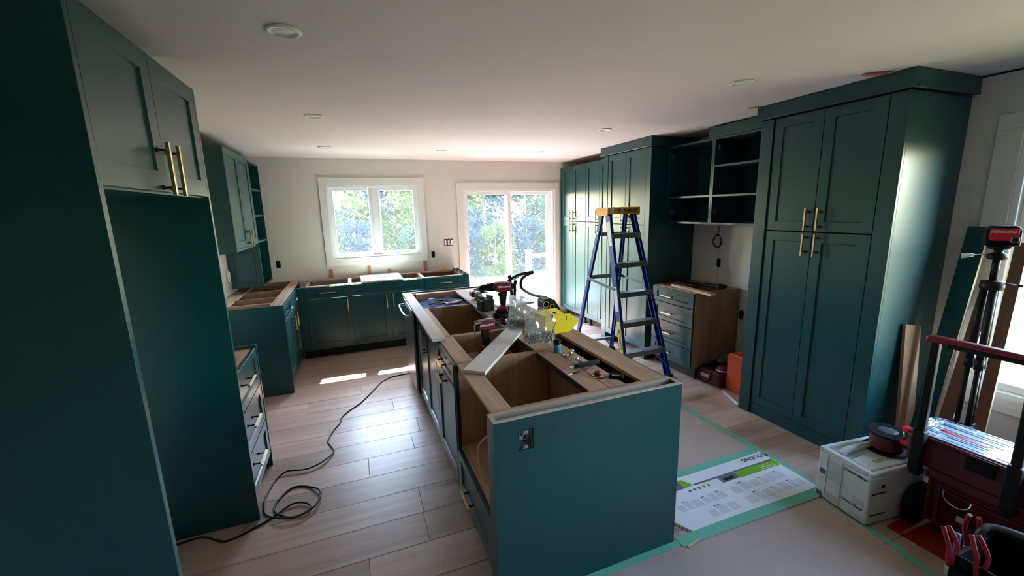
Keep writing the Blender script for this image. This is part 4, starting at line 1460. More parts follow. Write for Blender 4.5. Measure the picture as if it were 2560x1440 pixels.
def screw_bag(label, loc, rz, w, h, lean, fill, seed, skew, taper=0.0):
    rnd = random.Random(seed)
    r = thing('screw_bag', label, 'bag', loc, rz)
    ph = [rnd.uniform(0, 6.28) for _ in range(8)]

    def crumple(u, v):
        return (.006 * math.sin(9 * u + ph[0] + 3 * v) + .005 * math.sin(14 * v + ph[1] + 5 * u) + .004 * math.sin(21 * u - 9 * v + ph[2]) + .003 * math.sin(30 * u + 17 * v + ph[3]))

    def surf(sgn):
        def f(u, v):
            x = (u - .5) * w * (1 - .10 * math.sin(3.14 * min(1, v * 1.1)) + .06 * v - taper * v) - taper * .10 * w * v
            prof = (1 - v) ** 1.2 * .034 + .004
            if v < .12:
                prof *= .25 + .75 * (v / .12) ** .6
            th = prof * (math.sin(math.pi * min(max(u, .0), 1)) ** .5)
            y = sgn * th + lean * v * v * h + crumple(u, v) * (0.25 + .9 * v) * (1 if v > .04 else .2)
            z = .0015 + v * h + skew * (u - .5) * v * h + .006 * math.sin(7 * u + ph[4]) * v
            return (x, y, z)
        return f
    mb = MB()
    grid_mesh(surf(-1), 22, 22, mb)
    grid_mesh(surf(1), 22, 22, mb)
    mb.build('film', 'bag_clear', r, world=False)
    mb = MB()
    fz = surf(-1)
    for vv in (.88, .92):
        mb.tube([Vector(fz(u / 16, vv)) + Vector((0, -.0015, 0)) for u in range(17)], .0014, 5)
    mb.build('zip_strip', 'bag_clear', r, world=False)
    mb = MB()
    for _ in range(int(420 * fill)):
        x = rnd.uniform(-.44, .44) * w
        z = rnd.uniform(.004, .062 * fill)
        y = rnd.uniform(-.022, .022) * (1 - .4 * (z / .07))
        a = Vector((rnd.uniform(-1, 1), rnd.uniform(-1, 1), rnd.uniform(-.6, .6))).normalized() * .009
        p = Vector((x, y, z + .004))
        mb.tube([p - a, p + a], .003, 5)
        mb.tube([p + a * .8, p + a * 1.2], .0058, 6)
    o = mb.build('screws', 'screw_metal', r, world=False)
    o['kind'] = 'stuff'
    return r


screw_bag('front clear zip bag half full of loose metal screws on the diagonal board', (1.02, 2.225, 0.8985), R(-10), .20, .225, -.10, 1.0, 3, -.30)
screw_bag('rear clear zip bag of metal screws leaning behind the front bag', (1.04, 2.60, 0.8985), R(-18), .20, .205, -.05, .9, 8, -.25, .5)

yb = thing('storage_bin', 'yellow plastic stacking bin standing on the back of the island', 'bin', (1.27, 2.50, 0.8765), R(4))
prof = [(-.13, 0), (.065, 0), (.12, .05), (.135, .068), (.075, .115), (.055, .128), (-.13, .128)]
for sy in (-.085, .082):
    MB().prism(prof, sy, sy + .003, 'y').build('side_wall', 'bin_yellow', yb, world=False)
MB().box(-.13, -.127, -.0815, .0815, 0, .128).build('back_wall', 'bin_yellow', yb, world=False)
MB().box(-.1265, .065, -.0815, .0815, 0, .003).build('floor_plate', 'bin_yellow', yb, world=False)
MB().prism([(.066, 0), (.12, .05), (.135, .068), (.131, .070), (.117, .053), (.064, .003)], -.0815, .0815, 'y').build('front_lip', 'bin_yellow', yb, world=False)
MB().box(-.135, .06, -.092, -.0855, .118, .130, .001).build('rim', 'bin_yellow', yb, world=False)
MB().box(-.135, .06, .0855, .092, .118, .130, .001).build('rim', 'bin_yellow', yb, world=False)
MB().box(.03, .034, -.0875, -.0852, .085, .112, .0005).build('label_slot', 'ink_black', yb, world=False)

bt = thing('glue_bottle', 'small blue bottle with black cap at the edge of the back strip', 'bottle', (1.068, 2.085, 0.8765))
MB().lathe([(.0, 0), (.020, 0), (.022, .003), (.022, .045), (.019, .052)], 20).build('body', 'bottle_blue', bt, world=False)
MB().lathe([(.0215, .0525), (.0225, .056), (.0225, .074), (.02, .077), (.0, .077)], 20).build('cap', 'black_plastic', bt, world=False)


def knob(loc, rz, label, mat, tilt=R(80), sc=1.0):
    r = thing('cabinet_fitting', label, 'fitting', loc, rz, group='loose metal fittings on the island')
    r.scale = (sc * 1.25, sc * 1.25, sc * 1.25)
    M = Matrix.Translation((0, 0, .014)) @ Matrix.Rotation(tilt, 4, 'Y')
    MB().lathe([(.0, -.004), (.012, -.004), (.014, 0), (.014, .006), (.006, .010), (.005, .024), (.008, .028), (.0, .03)], 14, M=M).build('barrel', mat, r, world=False)
    MB().tube([M @ Vector((0, 0, -.02)), M @ Vector((0, 0, -.005))], .003, 7).build('pin', 'steel', r, world=False)
    return r


knob((1.10, 1.995, 0.8765), R(30), 'brass coloured fitting beside the blue bottle', 'brass')
knob((1.065, 1.975, 0.8765), R(200), 'steel fitting lying next to the brass one, away from the bottle', 'steel', R(70))
knob((1.085, 1.885, 0.8765), R(100), 'steel fitting with a flange behind the utility knife', 'steel', R(86))
knob((1.105, 1.865, 0.8765), R(10), 'upright steel fitting with pin pointing up behind the knife', 'steel', R(180), .9)
knob((1.062, 1.86, 0.8765), R(250), 'small steel fitting nearest the knife blade', 'steel', R(85), .8)
kn = thing('utility_knife', 'dark grey utility knife lying across the back strip of the island', 'knife', (1.10, 1.822, 0.8765), R(4))
MB().prism([(-.055, -.011), (.03, -.014), (.085, -.010), (.095, 0), (.085, .013), (.03, .013), (-.055, .011), (-.07, .006), (-.07, -.006)], .002, .022, 'z', .004, 2).build('handle', 'black_plastic', kn, world=False)
MB().prism([(-.105, -.008), (-.071, -.006), (-.071, .006), (-.09, .007)], .008, .015, 'z', .0008).build('blade_holder', 'steel', kn, world=False)
MB().box(.0, .02, .0135, .018, .008, .02, .002).build('slider', 'black_plastic', kn, world=False)
pc = thing('marker_pencil', 'thin dark red pencil with pale tip below the knife', 'pencil', (1.03, 1.765, 0.8765), R(14))
MB().tube([(-.05, 0, .0045), (.06, 0, .0045)], .0042, 8).build('shaft', 'red_dark', pc, world=False)
MB().tube([(-.085, 0, .0045), (-.0505, 0, .0045)], [.0012, .0042], 8).build('tip', 'label_white', pc, world=False)
ks = thing('key_ring', 'bunch of keys with a red tag and black leather fob on the island', 'keys', (1.12, 1.66, 0.8765), R(-35))
ringp = [(.018 * math.cos(a * .3142), .018 * math.sin(a * .3142), .006) for a in range(20)]
MB().tube(ringp, .0016, 6, closed=True).build('ring', 'steel', ks, world=False)
MB().box(.015, .085, -.022, .022, .001, .018, .006, 2).build('fob', 'black_rubber', ks, world=False)
MB().box(.03, .07, -.0225, -.012, .0185, .0195, .0003).build('fob_plate', 'steel', ks, world=False)
MB().lathe([(.0, 0), (.016, .003), (.018, .012), (.012, .022), (.0, .024)], 14, M=Matrix.Translation((-.04, .015, 0))).build('tag', 'red_plastic', ks, world=False)
for k, a in enumerate((150, 185, 215)):
    M = Matrix.Rotation(R(a), 4, 'Z') @ Matrix.Translation((.018, 0, .001 + k * .002))
    MB().box(0, .02, -.010, .010, 0, .002, .0004, M=M).box(.02, .05, -.004, .004, 0, .002, .0004, M=M).build('key', 'steel', ks, world=False)

# blanket and tools over the dishwasher
rb = random.Random(5)
mb = MB()
vsf = lambda u, v: (0.545 + .44 * u + .012 * math.sin(9 * v), 3.615 + .585 * v + .01 * math.sin(8 * u), .812 + .010 * math.sin(13 * u + 5 * v) + .008 * math.sin(19 * v - 7 * u) + .005 * math.sin(31 * u + 23 * v))
grid_mesh(vsf, 30, 34, mb)
grid_mesh(lambda u, v: (vsf(u, v)[0], vsf(u, v)[1], vsf(u, v)[2] - .006), 30, 34, mb)
one('moving_blanket', mb, 'blanket', 'crumpled blue blanket spread over the dishwasher top', 'blanket')
mb = MB().tube(smooth_path([(.66, 3.86, .845), (.72, 3.80, .85), (.80, 3.84, .85), (.90, 3.90, .846), (.94, 3.84, .846), (.86, 3.76, .846), (.76, 3.78, .85), (.70, 3.86, .85), (.62, 3.84, .846)], 6), .008, 8)
one('power_cord', mb, 'cord_black', 'short black cord bundled on the blue blanket', 'cord')
wr = thing('pipe_wrench', 'grey wrench lying on the blue blanket', 'wrench', (.78, 3.95, .838), R(-50))
MB().box(-.12, .10, -.010, .010, 0, .014, .003).build('handle', 'dark_metal', wr, world=False)
MB().prism([(-.12, -.010), (-.12, .012), (-.15, .03), (-.175, .028), (-.155, .008), (-.165, -.012), (-.18, -.02), (-.15, -.028)], 0, .014, 'z', .002).build('jaw', 'steel', wr, world=False)
hm = thing('hammer', 'steel hammer with pale handle lying on the blue blanket', 'hammer', (.80, 3.78, .842), R(20))
MB().tube([(-.02, 0, .012), (.14, 0, .012)], [.010, .012], 8).build('handle', 'label_white', hm, world=False)
MB().box(-.045, -.02, -.045, .045, 0, .025, .005, 2).build('head', 'steel', hm, world=False)

one('glossy_sheet', MB().box(1.125, 1.465, 3.305, 3.865, 0.8775, 0.896, .0015), 'white_gloss', 'glossy white panel lying on the far back corner of the island', 'panel')
vc = thing('dust_extractor', 'black dust extractor with two yellow-ringed ports standing behind the island', 'dust extractor', (1.58, 3.45, 0))
MB().prism([(1.49, .06), (1.70, .06), (1.70, .70), (1.65, .85), (1.60, .925), (1.53, .94), (1.49, .925)], 3.165, 3.30, 'y', .012, 2).build('body', 'black_plastic', vc)
for (x, z, r_) in ((1.505, .895, .026), (1.562, .872, .021)):
    q = Matrix.Translation((x, 3.155, z)) @ Matrix.Rotation(R(90), 4, 'X')
    prt = MB().lathe([(r_, -.008), (r_, .012), (r_ * .8, .013), (r_ * .8, -.004), (0, -.004)], 20, M=q).build('port', 'black_rubber', vc)
    MB().tube([q @ Vector((r_ * math.cos(a * .3142), r_ * math.sin(a * .3142), .012)) for a in range(20)], .003, 6, closed=True).build('port_ring', 'label_yellow', prt)
for (x, y) in ((1.53, 3.20), (1.66, 3.20), (1.53, 3.265), (1.66, 3.265)):
    MB().lathe([(.0, 0), (.03, 0), (.03, .03), (.012, .035), (.012, .06)], 12, M=Matrix.Translation((x, y, 0))).build('caster', 'black_rubber', vc)
hd = MB().tube(smooth_path([(1.57, 3.28, .925), (1.53, 3.50, .915), (1.50, 3.68, .95), (1.50, 3.68, 1.03), (1.525, 3.64, 1.075), (1.578, 3.60, 1.105), (1.56, 3.60, 1.112), (1.42, 3.60, 1.09), (1.33, 3.60, 1.04), (1.30, 3.60, .99)], 6), .0135, 10)
hd.build('push_handle', 'black_plastic', vc)
wn_ = thing('hose_wand', 'black hose wand leaning upright behind the upright drill', 'hose', (1.36, 3.62, .897))
MB().tube([(1.372, 3.62, .90), (1.366, 3.62, .99), (1.352, 3.62, 1.095)], [.014, .013, .017], 12).build('tube', 'black_rubber', wn_)
gn = thing('caulking_gun', 'black trigger tool standing on the white panel beside the hose wand', 'tool', (1.40, 3.61, .897))
MB().tube([(1.396, 3.61, .90), (1.402, 3.61, .95), (1.398, 3.61, 1.0), (1.415, 3.61, 1.045)], [.012, .014, .016, .018], 10).build('grip', 'black_plastic', gn)
MB().tube([(1.385, 3.61, 1.05), (1.445, 3.61, 1.075)], .006, 8).build('lever', 'steel', gn)

# ------------------------------------------------------------------ floor corner by the four-drawer cabinet
tb = thing('tool_bag', 'low red fabric tool bag on the floor beside the orange case', 'bag', (3.19, 2.86, 0))
MB().prism([(3.09, 0), (3.33, 0), (3.35, .15), (3.075, .15)], 2.715, 2.972, 'y', .02, 3).build('body', 'red_dark', tb)
MB().prism([(3.11, .151), (3.31, .151), (3.31, .156), (3.11, .156)], 2.75, 2.95, 'y').build('opening', 'toe_black', tb)
MB().tube(smooth_path([(3.072, 2.95, .14), (3.055, 2.94, .06), (3.06, 2.88, .02), (3.058, 2.82, .05), (3.07, 2.80, .14)], 5), .008, 8).build('strap', 'black_rubber', tb)
MB().box(3.066, 3.074, 2.82, 2.92, .07, .10, .001).build('label_patch', 'ink_white', tb)
text('lettering', 'Milwaukee', .03, basis(rel((3.0655, 2.87, .085), tb), (0, -1, 0), (0, 0, 1)), 'red_bright', tb, shear=.3)
cp_ = thing('red_cap', 'red and white round cap lying in the red tool bag', 'cap', (3.17, 2.76, .157))
MB().lathe([(.0, .05), (.03, .048), (.052, .03), (.058, .012)], 18).build('crown', 'red_plastic', cp_, world=False)
MB().lathe([(.0585, .0115), (.062, .0), (.0, .0)], 18).build('brim', 'label_white', cp_, world=False)
tt = thing('flashlight', 'silver-tipped black tool standing in the red tool bag', 'flashlight', (3.2, 2.9, .16))
MB().tube([(3.24, 2.93, .165), (3.22, 2.87, .20)], .022, 12).build('barrel', 'black_plastic', tt)
MB().tube([(3.2195, 2.8685, .2005), (3.205, 2.83, .225)], .024, 12).build('head', 'steel', tt)
mb = MB()
grid_mesh(lambda u, v: (3.27 + .18 * u, 2.74 + .16 * v + .02 * math.sin(6 * u), .158 + .13 * math.sin(3.14 * min(1, u * .8 + .2)) * (1 - .4 * v) + .012 * math.sin(17 * u + 11 * v)), 16, 14, mb)
grid_mesh(lambda u, v: (3.27 + .18 * u, 2.74 + .16 * v + .02 * math.sin(6 * u), .153 + .13 * math.sin(3.14 * min(1, u * .8 + .2)) * (1 - .4 * v) + .012 * math.sin(17 * u + 11 * v)), 16, 14, mb)
one('work_cloth', mb, 'cloth_grey', 'dark grey cloth heaped behind the red tool bag', 'cloth')
oc = thing('tool_case', 'bright orange hard tool case standing on edge beside the largest pantry', 'case', (3.23, 2.56, 0))
for (a, b_) in ((3.145, 3.226), (3.230, 3.32)):
    pr = [(2.44, .02), (2.46, .0), (2.69, .0), (2.705, .03), (2.705, .10), (2.685, .14), (2.685, .22), (2.705, .26), (2.705, .33), (2.68, .36), (2.46, .36), (2.44, .34)]
    MB().prism(pr, a, b_, 'x', .010, 2).build('shell', 'orange', oc)
MB().box(3.215, 3.24, 2.7055, 2.712, .15, .21, .002).build('latch', 'black_plastic', oc)
MB().tube(smooth_path([(3.228, 2.52, .355), (3.228, 2.525, .39), (3.228, 2.60, .395), (3.228, 2.605, .355)], 4), .009, 8).build('handle', 'black_plastic', oc)

# ------------------------------------------------------------------ white tool case and wire spool
an = math.atan2(0.033, -0.279) - R(90)
sc_ = thing('tool_case', 'light grey plastic tool case with moulded top handle on the floor', 'tool case', (2.437, 1.42, 0.002), R(-6.8))
# local: x along the depth away from the viewer, -y along the visible front face
W = dict(world=False)
MB().box(0, .392, -.285, 0, .008, .285, .010, 3).build('body', 'systainer', sc_, **W)
mb = MB().box(0.0, .392, -.285, -.262, .2855, .312, .006, 2).box(0, .392, -.022, 0, .2855, .312, .006, 2).box(0.0, .03, -.2615, -.0225, .2855, .312, .006, 2).box(.362, .392, -.2615, -.0225, .2855, .312, .006, 2)
mb.build('lid_rim', 'systainer', sc_, **W)
MB().box(.03, .362, -.2615, -.0225, .2855, .290).build('lid_well', 'systainer_grey', sc_, **W)
hp = smooth_path([(.05, -.085, .293), (.10, -.08, .312), (.20, -.085, .322), (.30, -.08, .312), (.345, -.085, .293)], 5)
MB().tube(hp, .019, 12).build('handle', 'systainer', sc_, **W)
MB().prism([(.04, -.25), (.35, -.25), (.35, -.15), (.20, -.125), (.04, -.15)], .2905, .308, 'z', .005, 2).build('lid_plate', 'systainer', sc_, **W)
text('lettering', 'FESTOOL', .034, basis((.20, -.20, .3085), (1, 0.05, 0), (0, 1, 0)), 'ink_green', sc_, offset=.0012)
for (a, b_, c_, d_, mat, nm) in ((-.135, -.06, .20, .262, 'systainer_grey', 'front_panel'), (-.135, -.06, .145, .196, 'systainer_grey', 'front_panel'), (-.135, -.06, .012, .06, 'systainer_grey', 'front_panel'),
                                 (-.135, -.06, .066, .108, 'label_white', 'paper_label'), (-.050, -.018, .155, .185, 'systainer_dark', 'latch_slot'), (-.045, -.012, .012, .040, 'systainer_dark', 'latch_slot'),
                                 (-.262, -.205, .10, .135, 'systainer_grey', 'grip_recess'), (-.25, -.20, .02, .045, 'systainer_grey', 'grip_recess')):
    MB().box(-.0022, -.0002, a, b_, c_, d_, .0006).build(nm, mat, sc_, **W)
for y in (-.139, -.056):
    MB().box(-.0035, -.0002, y - .0015, y + .0015, .01, .284, .0005).build('front_rib', 'systainer', sc_, **W)
text('lettering', 'Conor Shane', .022, basis((-.0012, -.205, .262), (0, -1, 0), (0, 0, 1)), 'ink_black', sc_, shear=.45, offset=.0002)
text('lettering', 'Conor Shane', .022, basis((-.0012, -.20, .085), (0, -1, 0), (0, 0, 1)), 'ink_black', sc_, shear=.45, offset=.0002)
MB().box(.02, .11, -.2872, -.2852, .20, .245, .0005).build('side_label', 'label_white', sc_, **W)
MB().box(.02, .115, -.2874, -.2853, .186, .193, .0003).build('side_stripe', 'label_blue', sc_, **W)
MB().box(.075, .10, -.2876, -.2874, .218, .238, .0003).build('side_mark', 'label_blue', sc_, **W)
MB().box(.02, .13, -.2872, -.2852, .06, .067, .0003).build('side_stripe', 'label_blue', sc_, **W)

sp = thing('wire_spool', 'black spool of dark red electric wire standing on the light grey tool case', 'spool', (2.735, 1.255, 0.313))
MB().lathe([(.03, .0), (.098, .0), (.100, .004), (.098, .008), (.03, .008)], 32).build('flange', 'black_plastic', sp, **W)
MB().lathe([(.0355, .0085), (.072, .0085), (.076, .02), (.073, .035), (.077, .05), (.074, .065), (.078, .08), (.074, .092), (.074, .1015), (.0355, .1015)], 32).build('wire_winding', 'copper_wire', sp, **W)
mb = MB().lathe([(.088, .102), (.098, .102), (.100, .106), (.098, .110), (.088, .110)], 32)
for k in range(10):
    mb.box(.045, .09, -.002, .002, .103, .109, M=Matrix.Rotation(R(36 * k), 4, 'Z'))
mb.lathe([(.02, .102), (.048, .102), (.048, .110), (.02, .110)], 24)
mb.build('flange', 'black_plastic', sp, **W)
MB().lathe([(.021, .1105), (.046, .1105), (.046, .112), (.021, .112)], 24).build('spool_label', 'grey_plastic', sp, **W)
MB().lathe([(.021, .0005), (.034, .0005), (.034, .1015), (.021, .1015)], 20).build('hub', 'black_plastic', sp, **W)

# ------------------------------------------------------------------ rolling tool box stack
rt = thing('rolling_tool_box', 'dark red rolling tool box with black wheel and telescopic handle', 'tool box', (2.83, 0.8, 0))
MB().prism([(2.70, .055), (3.00, .055), (3.02, .30), (2.67, .30)], 0.54, 1.035, 'y', .012, 2).build('tub', 'red_dark', rt)
MB().box(2.655, 3.03, 0.525, 1.042, .3005, .355, .010, 2).build('lid', 'red_dark', rt)
for y in (.56, .60, .98, 1.02):
    MB().box(2.662, 2.676, y - .006, y + .006, .06, .30, .002).build('rib', 'red_plastic', rt)
for z in (.265, .285):
    MB().box(2.655, 2.668, .62, .98, z, z + .006, .001).build('rib', 'red_plastic', rt)
MB().box(2.675, 2.70, .70, 1.02, .062, .075, .002).build('rib', 'red_plastic', rt)
MB().tube(smooth_path([(2.672, .965, .275), (2.655, .96, .25), (2.65, .94, .225), (2.65, .90, .215), (2.652, .865, .235), (2.668, .86, .265)], 5), .005, 8).build('wire_handle', 'steel', rt)
MB().box(2.668, 2.674, .86, .905, .135, .165, .001).build('label_plate', 'label_white', rt)
MB().box(2.668, 2.676, .845, .89, .115, .134, .001).build('label_plate', 'grey_plastic', rt)
for y in (1.045, .475):
    M = Matrix.Translation((2.705, y, .113)) @ Matrix.Rotation(R(-90), 4, 'X')
    wl = MB().lathe([(.05, .0), (.095, .0), (.110, .008), (.1125, .025), (.110, .042), (.095, .05), (.05, .05)], 36, M=M).build('wheel', 'black_rubber', rt)
    for ring_, n_ in ((.018, 15), (.033, 15)):
        mbt = MB()
        for k in range(n_):
            a = 2 * math.pi * (k + (.5 if ring_ > .02 else 0)) / n_
            mbt.box(-.011, .011, -.0065, .0065, 0, .0035, .001, M=M @ Matrix.Rotation(a, 4, 'Z') @ Matrix.Translation((.1115, 0, ring_)) @ Matrix.Rotation(R(90), 4, 'Y') @ Matrix.Rotation(R(35 if ring_ > .02 else -35), 4, 'Z'))
        ob = mbt.build('tread_blocks', 'black_rubber', wl)
        ob['kind'] = 'stuff'
    MB().lathe([(.0, .02), (.049, .02), (.049, .03), (.0, .03)], 20, M=M).build('hub', 'dark_metal', wl)
for y in (1.065, .735):
    MB().box(2.585, 2.63, y - .024, y + .024, .34, .56, .006, 2).build('handle_socket', 'black_plastic', rt)
    MB().box(2.592, 2.624, y - .018, y + .018, .5605, 1.02, .006, 2).build('handle_post', 'black_plastic', rt)
    MB().box(2.595, 2.66, y - .02, y + .02, .312, .339, .004).build('handle_bracket', 'black_plastic', rt)
MB().box(2.585, 2.632, .70, 1.10, 1.021, 1.056, .010, 3).build('handle_bar', 'red_plastic', rt)
MB().box(2.582, 2.60, .75, 1.02, 1.012, 1.034, .004).build('handle_grip', 'black_rubber', rt)

og = thing('parts_organizer', 'red parts organizer with clear compartment lid on top of the rolling tool box', 'organizer', (2.79, 0.8, .357))
MB().box(2.645, 2.94, .54, 1.125, .357, .505, .010, 2).build('tray', 'red_dark', og)
MB().box(2.638, 2.948, .535, 1.13, .5055, .520, .004).build('lid_frame', 'red_plastic', og)
MB().box(2.655, 2.935, .55, 1.115, .5205, .5265, .002).build('clear_lid', 'lid_clear', og)
for (a, b_, c_, d_) in ((2.87, 2.925, .97, 1.10), (2.87, 2.925, .83, .955), (2.80, 2.855, .84, 1.10), (2.735, 2.785, .86, 1.10), (2.675, 2.72, 1.03, 1.10), (2.675, 2.72, .86, 1.01),
                       (2.68, 2.92, .775, .825), (2.87, 2.925, .63, .75), (2.80, 2.855, .63, .75), (2.735, 2.785, .63, .75), (2.675, 2.72, .63, .75)):
    mb = MB().box(a, b_, c_, d_, .5268, .5285, .0005)
    mb.build('compartment_window', 'lid_clear', og)
    if d_ - c_ > .06:
        MB().box(a + (b_ - a) * .72, b_ - .003, c_ + .006, d_ - .006, .5287, .5300, .0003).build('compartment_slot', 'lid_well', og)
text('lettering', 'Milwaukee', .042, basis(rel((2.765, .97, .5305), og), (0, -1, 0), (1, 0, 0)), 'red_bright', og, shear=.3, offset=.001)
MB().box(2.628, 2.6375, .80, .90, .44, .515, .003).build('latch', 'black_plastic', og)
mb = MB().box(2.66, 2.70, 1.1255, 1.165, .49, .515, .006, 2).box(2.66, 2.70, 1.1255, 1.165, .415, .44, .006, 2)
mb.build('end_bracket', 'red_bright', og)
MB().tube([(2.68, 1.155, .44), (2.68, 1.155, .49)], .008, 10).build('end_bar', 'steel', og)
one('clear_wrap', MB().prism([(2.74, .5285), (2.86, .5285), (2.84, .565), (2.77, .57)], 1.075, 1.11, 'y', .008, 2), 'bag_clear', 'crumpled clear plastic wrap on the corner of the parts organizer', 'wrap')
one('orange_sheet', MB().box(2.515, 3.0, .50, 1.10, .0006, .005, .001), 'red_orange', 'red-orange sheet lying on the floor under the rolling tool box', 'mat')  # thin red-orange sheet laid flat below the box

# ------------------------------------------------------------------ open tool tote
tt2 = thing('tool_tote', 'black open tool tote with tubular handle in the corner by the rolling tool box', 'tool bag', (2.40, .5, 0.003))
mb = MB()
for (a, b_, c_, d_) in ((2.20, 2.215, .30, .735), (2.535, 2.55, .30, .735), (2.2155, 2.5345, .30, .315), (2.2155, 2.5345, .72, .735)):
    mb.box(a, b_, c_, d_, .003, .27, .004)
mb.box(2.2155, 2.5345, .3155, .7195, .003, .02)
mb.build('body', 'black_rubber', tt2)
MB().tube(smooth_path([(2.36, .725, .26), (2.36, .72, .33), (2.40, .70, .352), (2.43, .60, .36), (2.45, .42, .36), (2.45, .33, .34), (2.45, .31, .26)], 6), .014, 12).build('handle', 'grey_plastic', tt2)
for y in (.70, .62, .54):
    MB().box(2.185, 2.199, y - .035, y + .035, .06, .22, .006, 2).build('pocket', 'black_rubber', tt2)
MB().box(2.26, 2.34, .7355, .75, .08, .24, .006, 2).build('pocket', 'black_rubber', tt2)


def pliers(x, y, z, rz, lean, label, mat='plier_red'):
    r = thing('pliers', label, 'pliers', (x, y, z), rz, group='hand tools in the black tote')
    for s in (-1, 1):
        p = [(lean * .0, s * .006, -.03), (0, s * .016, .02), (0, s * .020, .06), (lean * .05, s * .017, .10), (lean * .09, s * .012, .125)]
        MB().tube(smooth_path(p, 4), .0082, 9).build('handle', mat, r, world=False)
    MB().box(-.008, .008, -.014, .014, -.075, -.031, .003).build('jaw', 'steel', r, world=False)
    return r


pliers(2.192, .735, .245, R(75), .4, 'pair of red-handled pliers at the corner pocket of the black tote')
pliers(2.205, .655, .255, R(60), .5, 'pair of red-handled cutters in the side pocket of the black tote')
pliers(2.37, .752, .26, R(20), -.2, 'red-handled snips standing against the tubular handle of the black tote')
sd = thing('screwdriver', 'pale blue-handled screwdriver between the red pliers in the black tote', 'screwdriver', (2.245, .745, .25), group='hand tools in the black tote')
MB().lathe([(.0, .09), (.009, .088), (.011, .06), (.009, .02), (.011, .0), (.006, -.01)], 12).build('handle', 'bottle_blue', sd, world=False)
MB().tube([(0, 0, -.01), (0, 0, -.10)], .003, 8).build('shaft', 'steel', sd, world=False)
md = thing('tape_roll', 'orange round tape case lying inside the black tote', 'tape', (2.43, .53, .19))
MB().lathe([(.0, 0), (.038, 0), (.044, .01), (.044, .05), (.038, .06), (.0, .06)], 24).build('case', 'orange', md, world=False)
MB().lathe([(.0, .0605), (.014, .0605), (.014, .064), (.0, .064)], 14).build('hub_button', 'black_plastic', md, world=False)
one('drill_case', MB().box(2.25, 2.50, .34, .60, .021, .185, .012, 2), 'systainer_dark', 'dark grey box packed inside the black tote', 'box')

# ------------------------------------------------------------------ boards, tripod, laser by the side window
def lean_board(label, y0, y1, xt, zt, xb, th, face, edge, dy=0.0):
    r = thing('leaning_board', label, 'board', (xb, (y0 + y1) / 2, 0), group='boards leaning by the side window')
    d = Vector((xt - xb, dy, zt)).normalized()
    n = Vector((-d.z, 0, d.x))
    e_ = .0015
    top, bot = Vector((xt, 0, zt)), Vector((xb, 0, 0))
    lift = th * abs(n.z)

    def quad(off0, off1, ya, yb, nm, mat):
        mb = MB()
        vs = []
        for p, sh in ((bot, 0), (top, dy)):
            for off in (off0, off1):
                for y in (ya, yb):
                    q = p + n * off
                    vs.append((q.x, y + sh, q.z + .002))
        mb.faces(vs, [(0, 1, 3, 2), (4, 6, 7, 5), (0, 4, 5, 1), (2, 3, 7, 6), (0, 2, 6, 4), (1, 5, 7, 3)])
        mb.build(nm, mat, r)
    quad(-th, 0, y0 + e_, y1, 'core', edge)
    quad(0.0003, .0013, y0 + e_, y1, 'face', face)
    return r


lean_board('dark green board with raw tan edge leaning against the side wall by the tripod', 1.295, 1.392, 3.535, 1.535, 3.22, .022, 'green', 'tan_edge')
lean_board('brown board with pale edge leaning between the green board and the tripod', 1.225, 1.288, 3.53, 1.17, 3.24, .018, 'brown_board', 'label_white')
lean_board('tall brown board leaning against the window frame behind the tripod', 1.07, 1.125, 3.54, 1.45, 3.27, .018, 'brown_board', 'tan_edge', .06)
r = thing('leaning_board', 'speckled chipboard panel leaning against the side of the largest pantry', 'board', (3.29, 1.4, 0), group='boards leaning by the side window')
mb = MB()
mb.faces([(3.20, 1.402, .001), (3.37, 1.402, .001), (3.37, 1.419, .001), (3.20, 1.419, .001), (3.205, 1.465, .935), (3.375, 1.465, .905), (3.375, 1.482, .905), (3.205, 1.482, .935)],
         [(0, 1, 2, 3), (4, 5, 6, 7), (0, 1, 5, 4), (1, 2, 6, 5), (2, 3, 7, 6), (3, 0, 4, 7)])
mb.build('core', 'chipboard', r)

tp = thing('tripod', 'black folded camera tripod standing in front of the side window', 'tripod', (3.10, 1.09, 0))
TX, TY = 3.10, 1.09
for k, a in enumerate((100, 220, 340)):
    dx, dy = math.cos(R(a)), math.sin(R(a))

    def lp(z, r0):
        f = (1.26 - z) / 1.26
        rr = .024 + r0 * .25 * f
        return (TX + dx * rr, TY + dy * rr, z)
    lg = MB().tube([lp(1.25, .05), lp(.80, .05)], .0155, 10).tube([lp(.86, .05), lp(.80, .05)], .019, 10).build('leg', 'black_plastic', tp)
    MB().tube([lp(.80, .05), lp(.44, .05)], .012, 10).build('leg_section', 'black_plastic', lg)
    MB().box(-.020, .020, -.018, .018, -.025, .025, .004, M=Matrix.Translation(lp(.45, .05))).build('leg_clamp', 'black_rubber', lg)
    MB().tube([lp(.43, .05), lp(.02, .05)], .009, 10).tube([lp(.03, .05), lp(.0, .05)], .013, 10).build('leg_section', 'black_plastic', lg)
MB().lathe([(.0, 0), (.042, 0), (.046, .015), (.044, .045), (.02, .05), (.0, .05)], 20, M=Matrix.Translation((TX, TY, 1.235))).build('hub', 'black_plastic', tp)
MB().tube([(TX, TY, 1.28), (TX, TY, 1.405)], .015, 12).build('centre_column', 'black_plastic', tp)
MB().lathe([(.0, 0), (.036, .0), (.04, .012), (.03, .03), (.018, .034), (.018, .05), (.044, .055), (.044, .066), (.0, .066)], 20, M=Matrix.Translation((TX, TY, 1.395))).build('head', 'black_plastic', tp)
MB().tube([(TX, TY, 1.425), (TX - .035, TY + .075, 1.413)], .004, 8).build('pan_bar', 'steel', tp)
MB().tube([(TX - .035, TY + .075, 1.413), (TX - .055, TY + .115, 1.405)], [.008, .014], 10).build('pan_handle', 'label_white', tp)
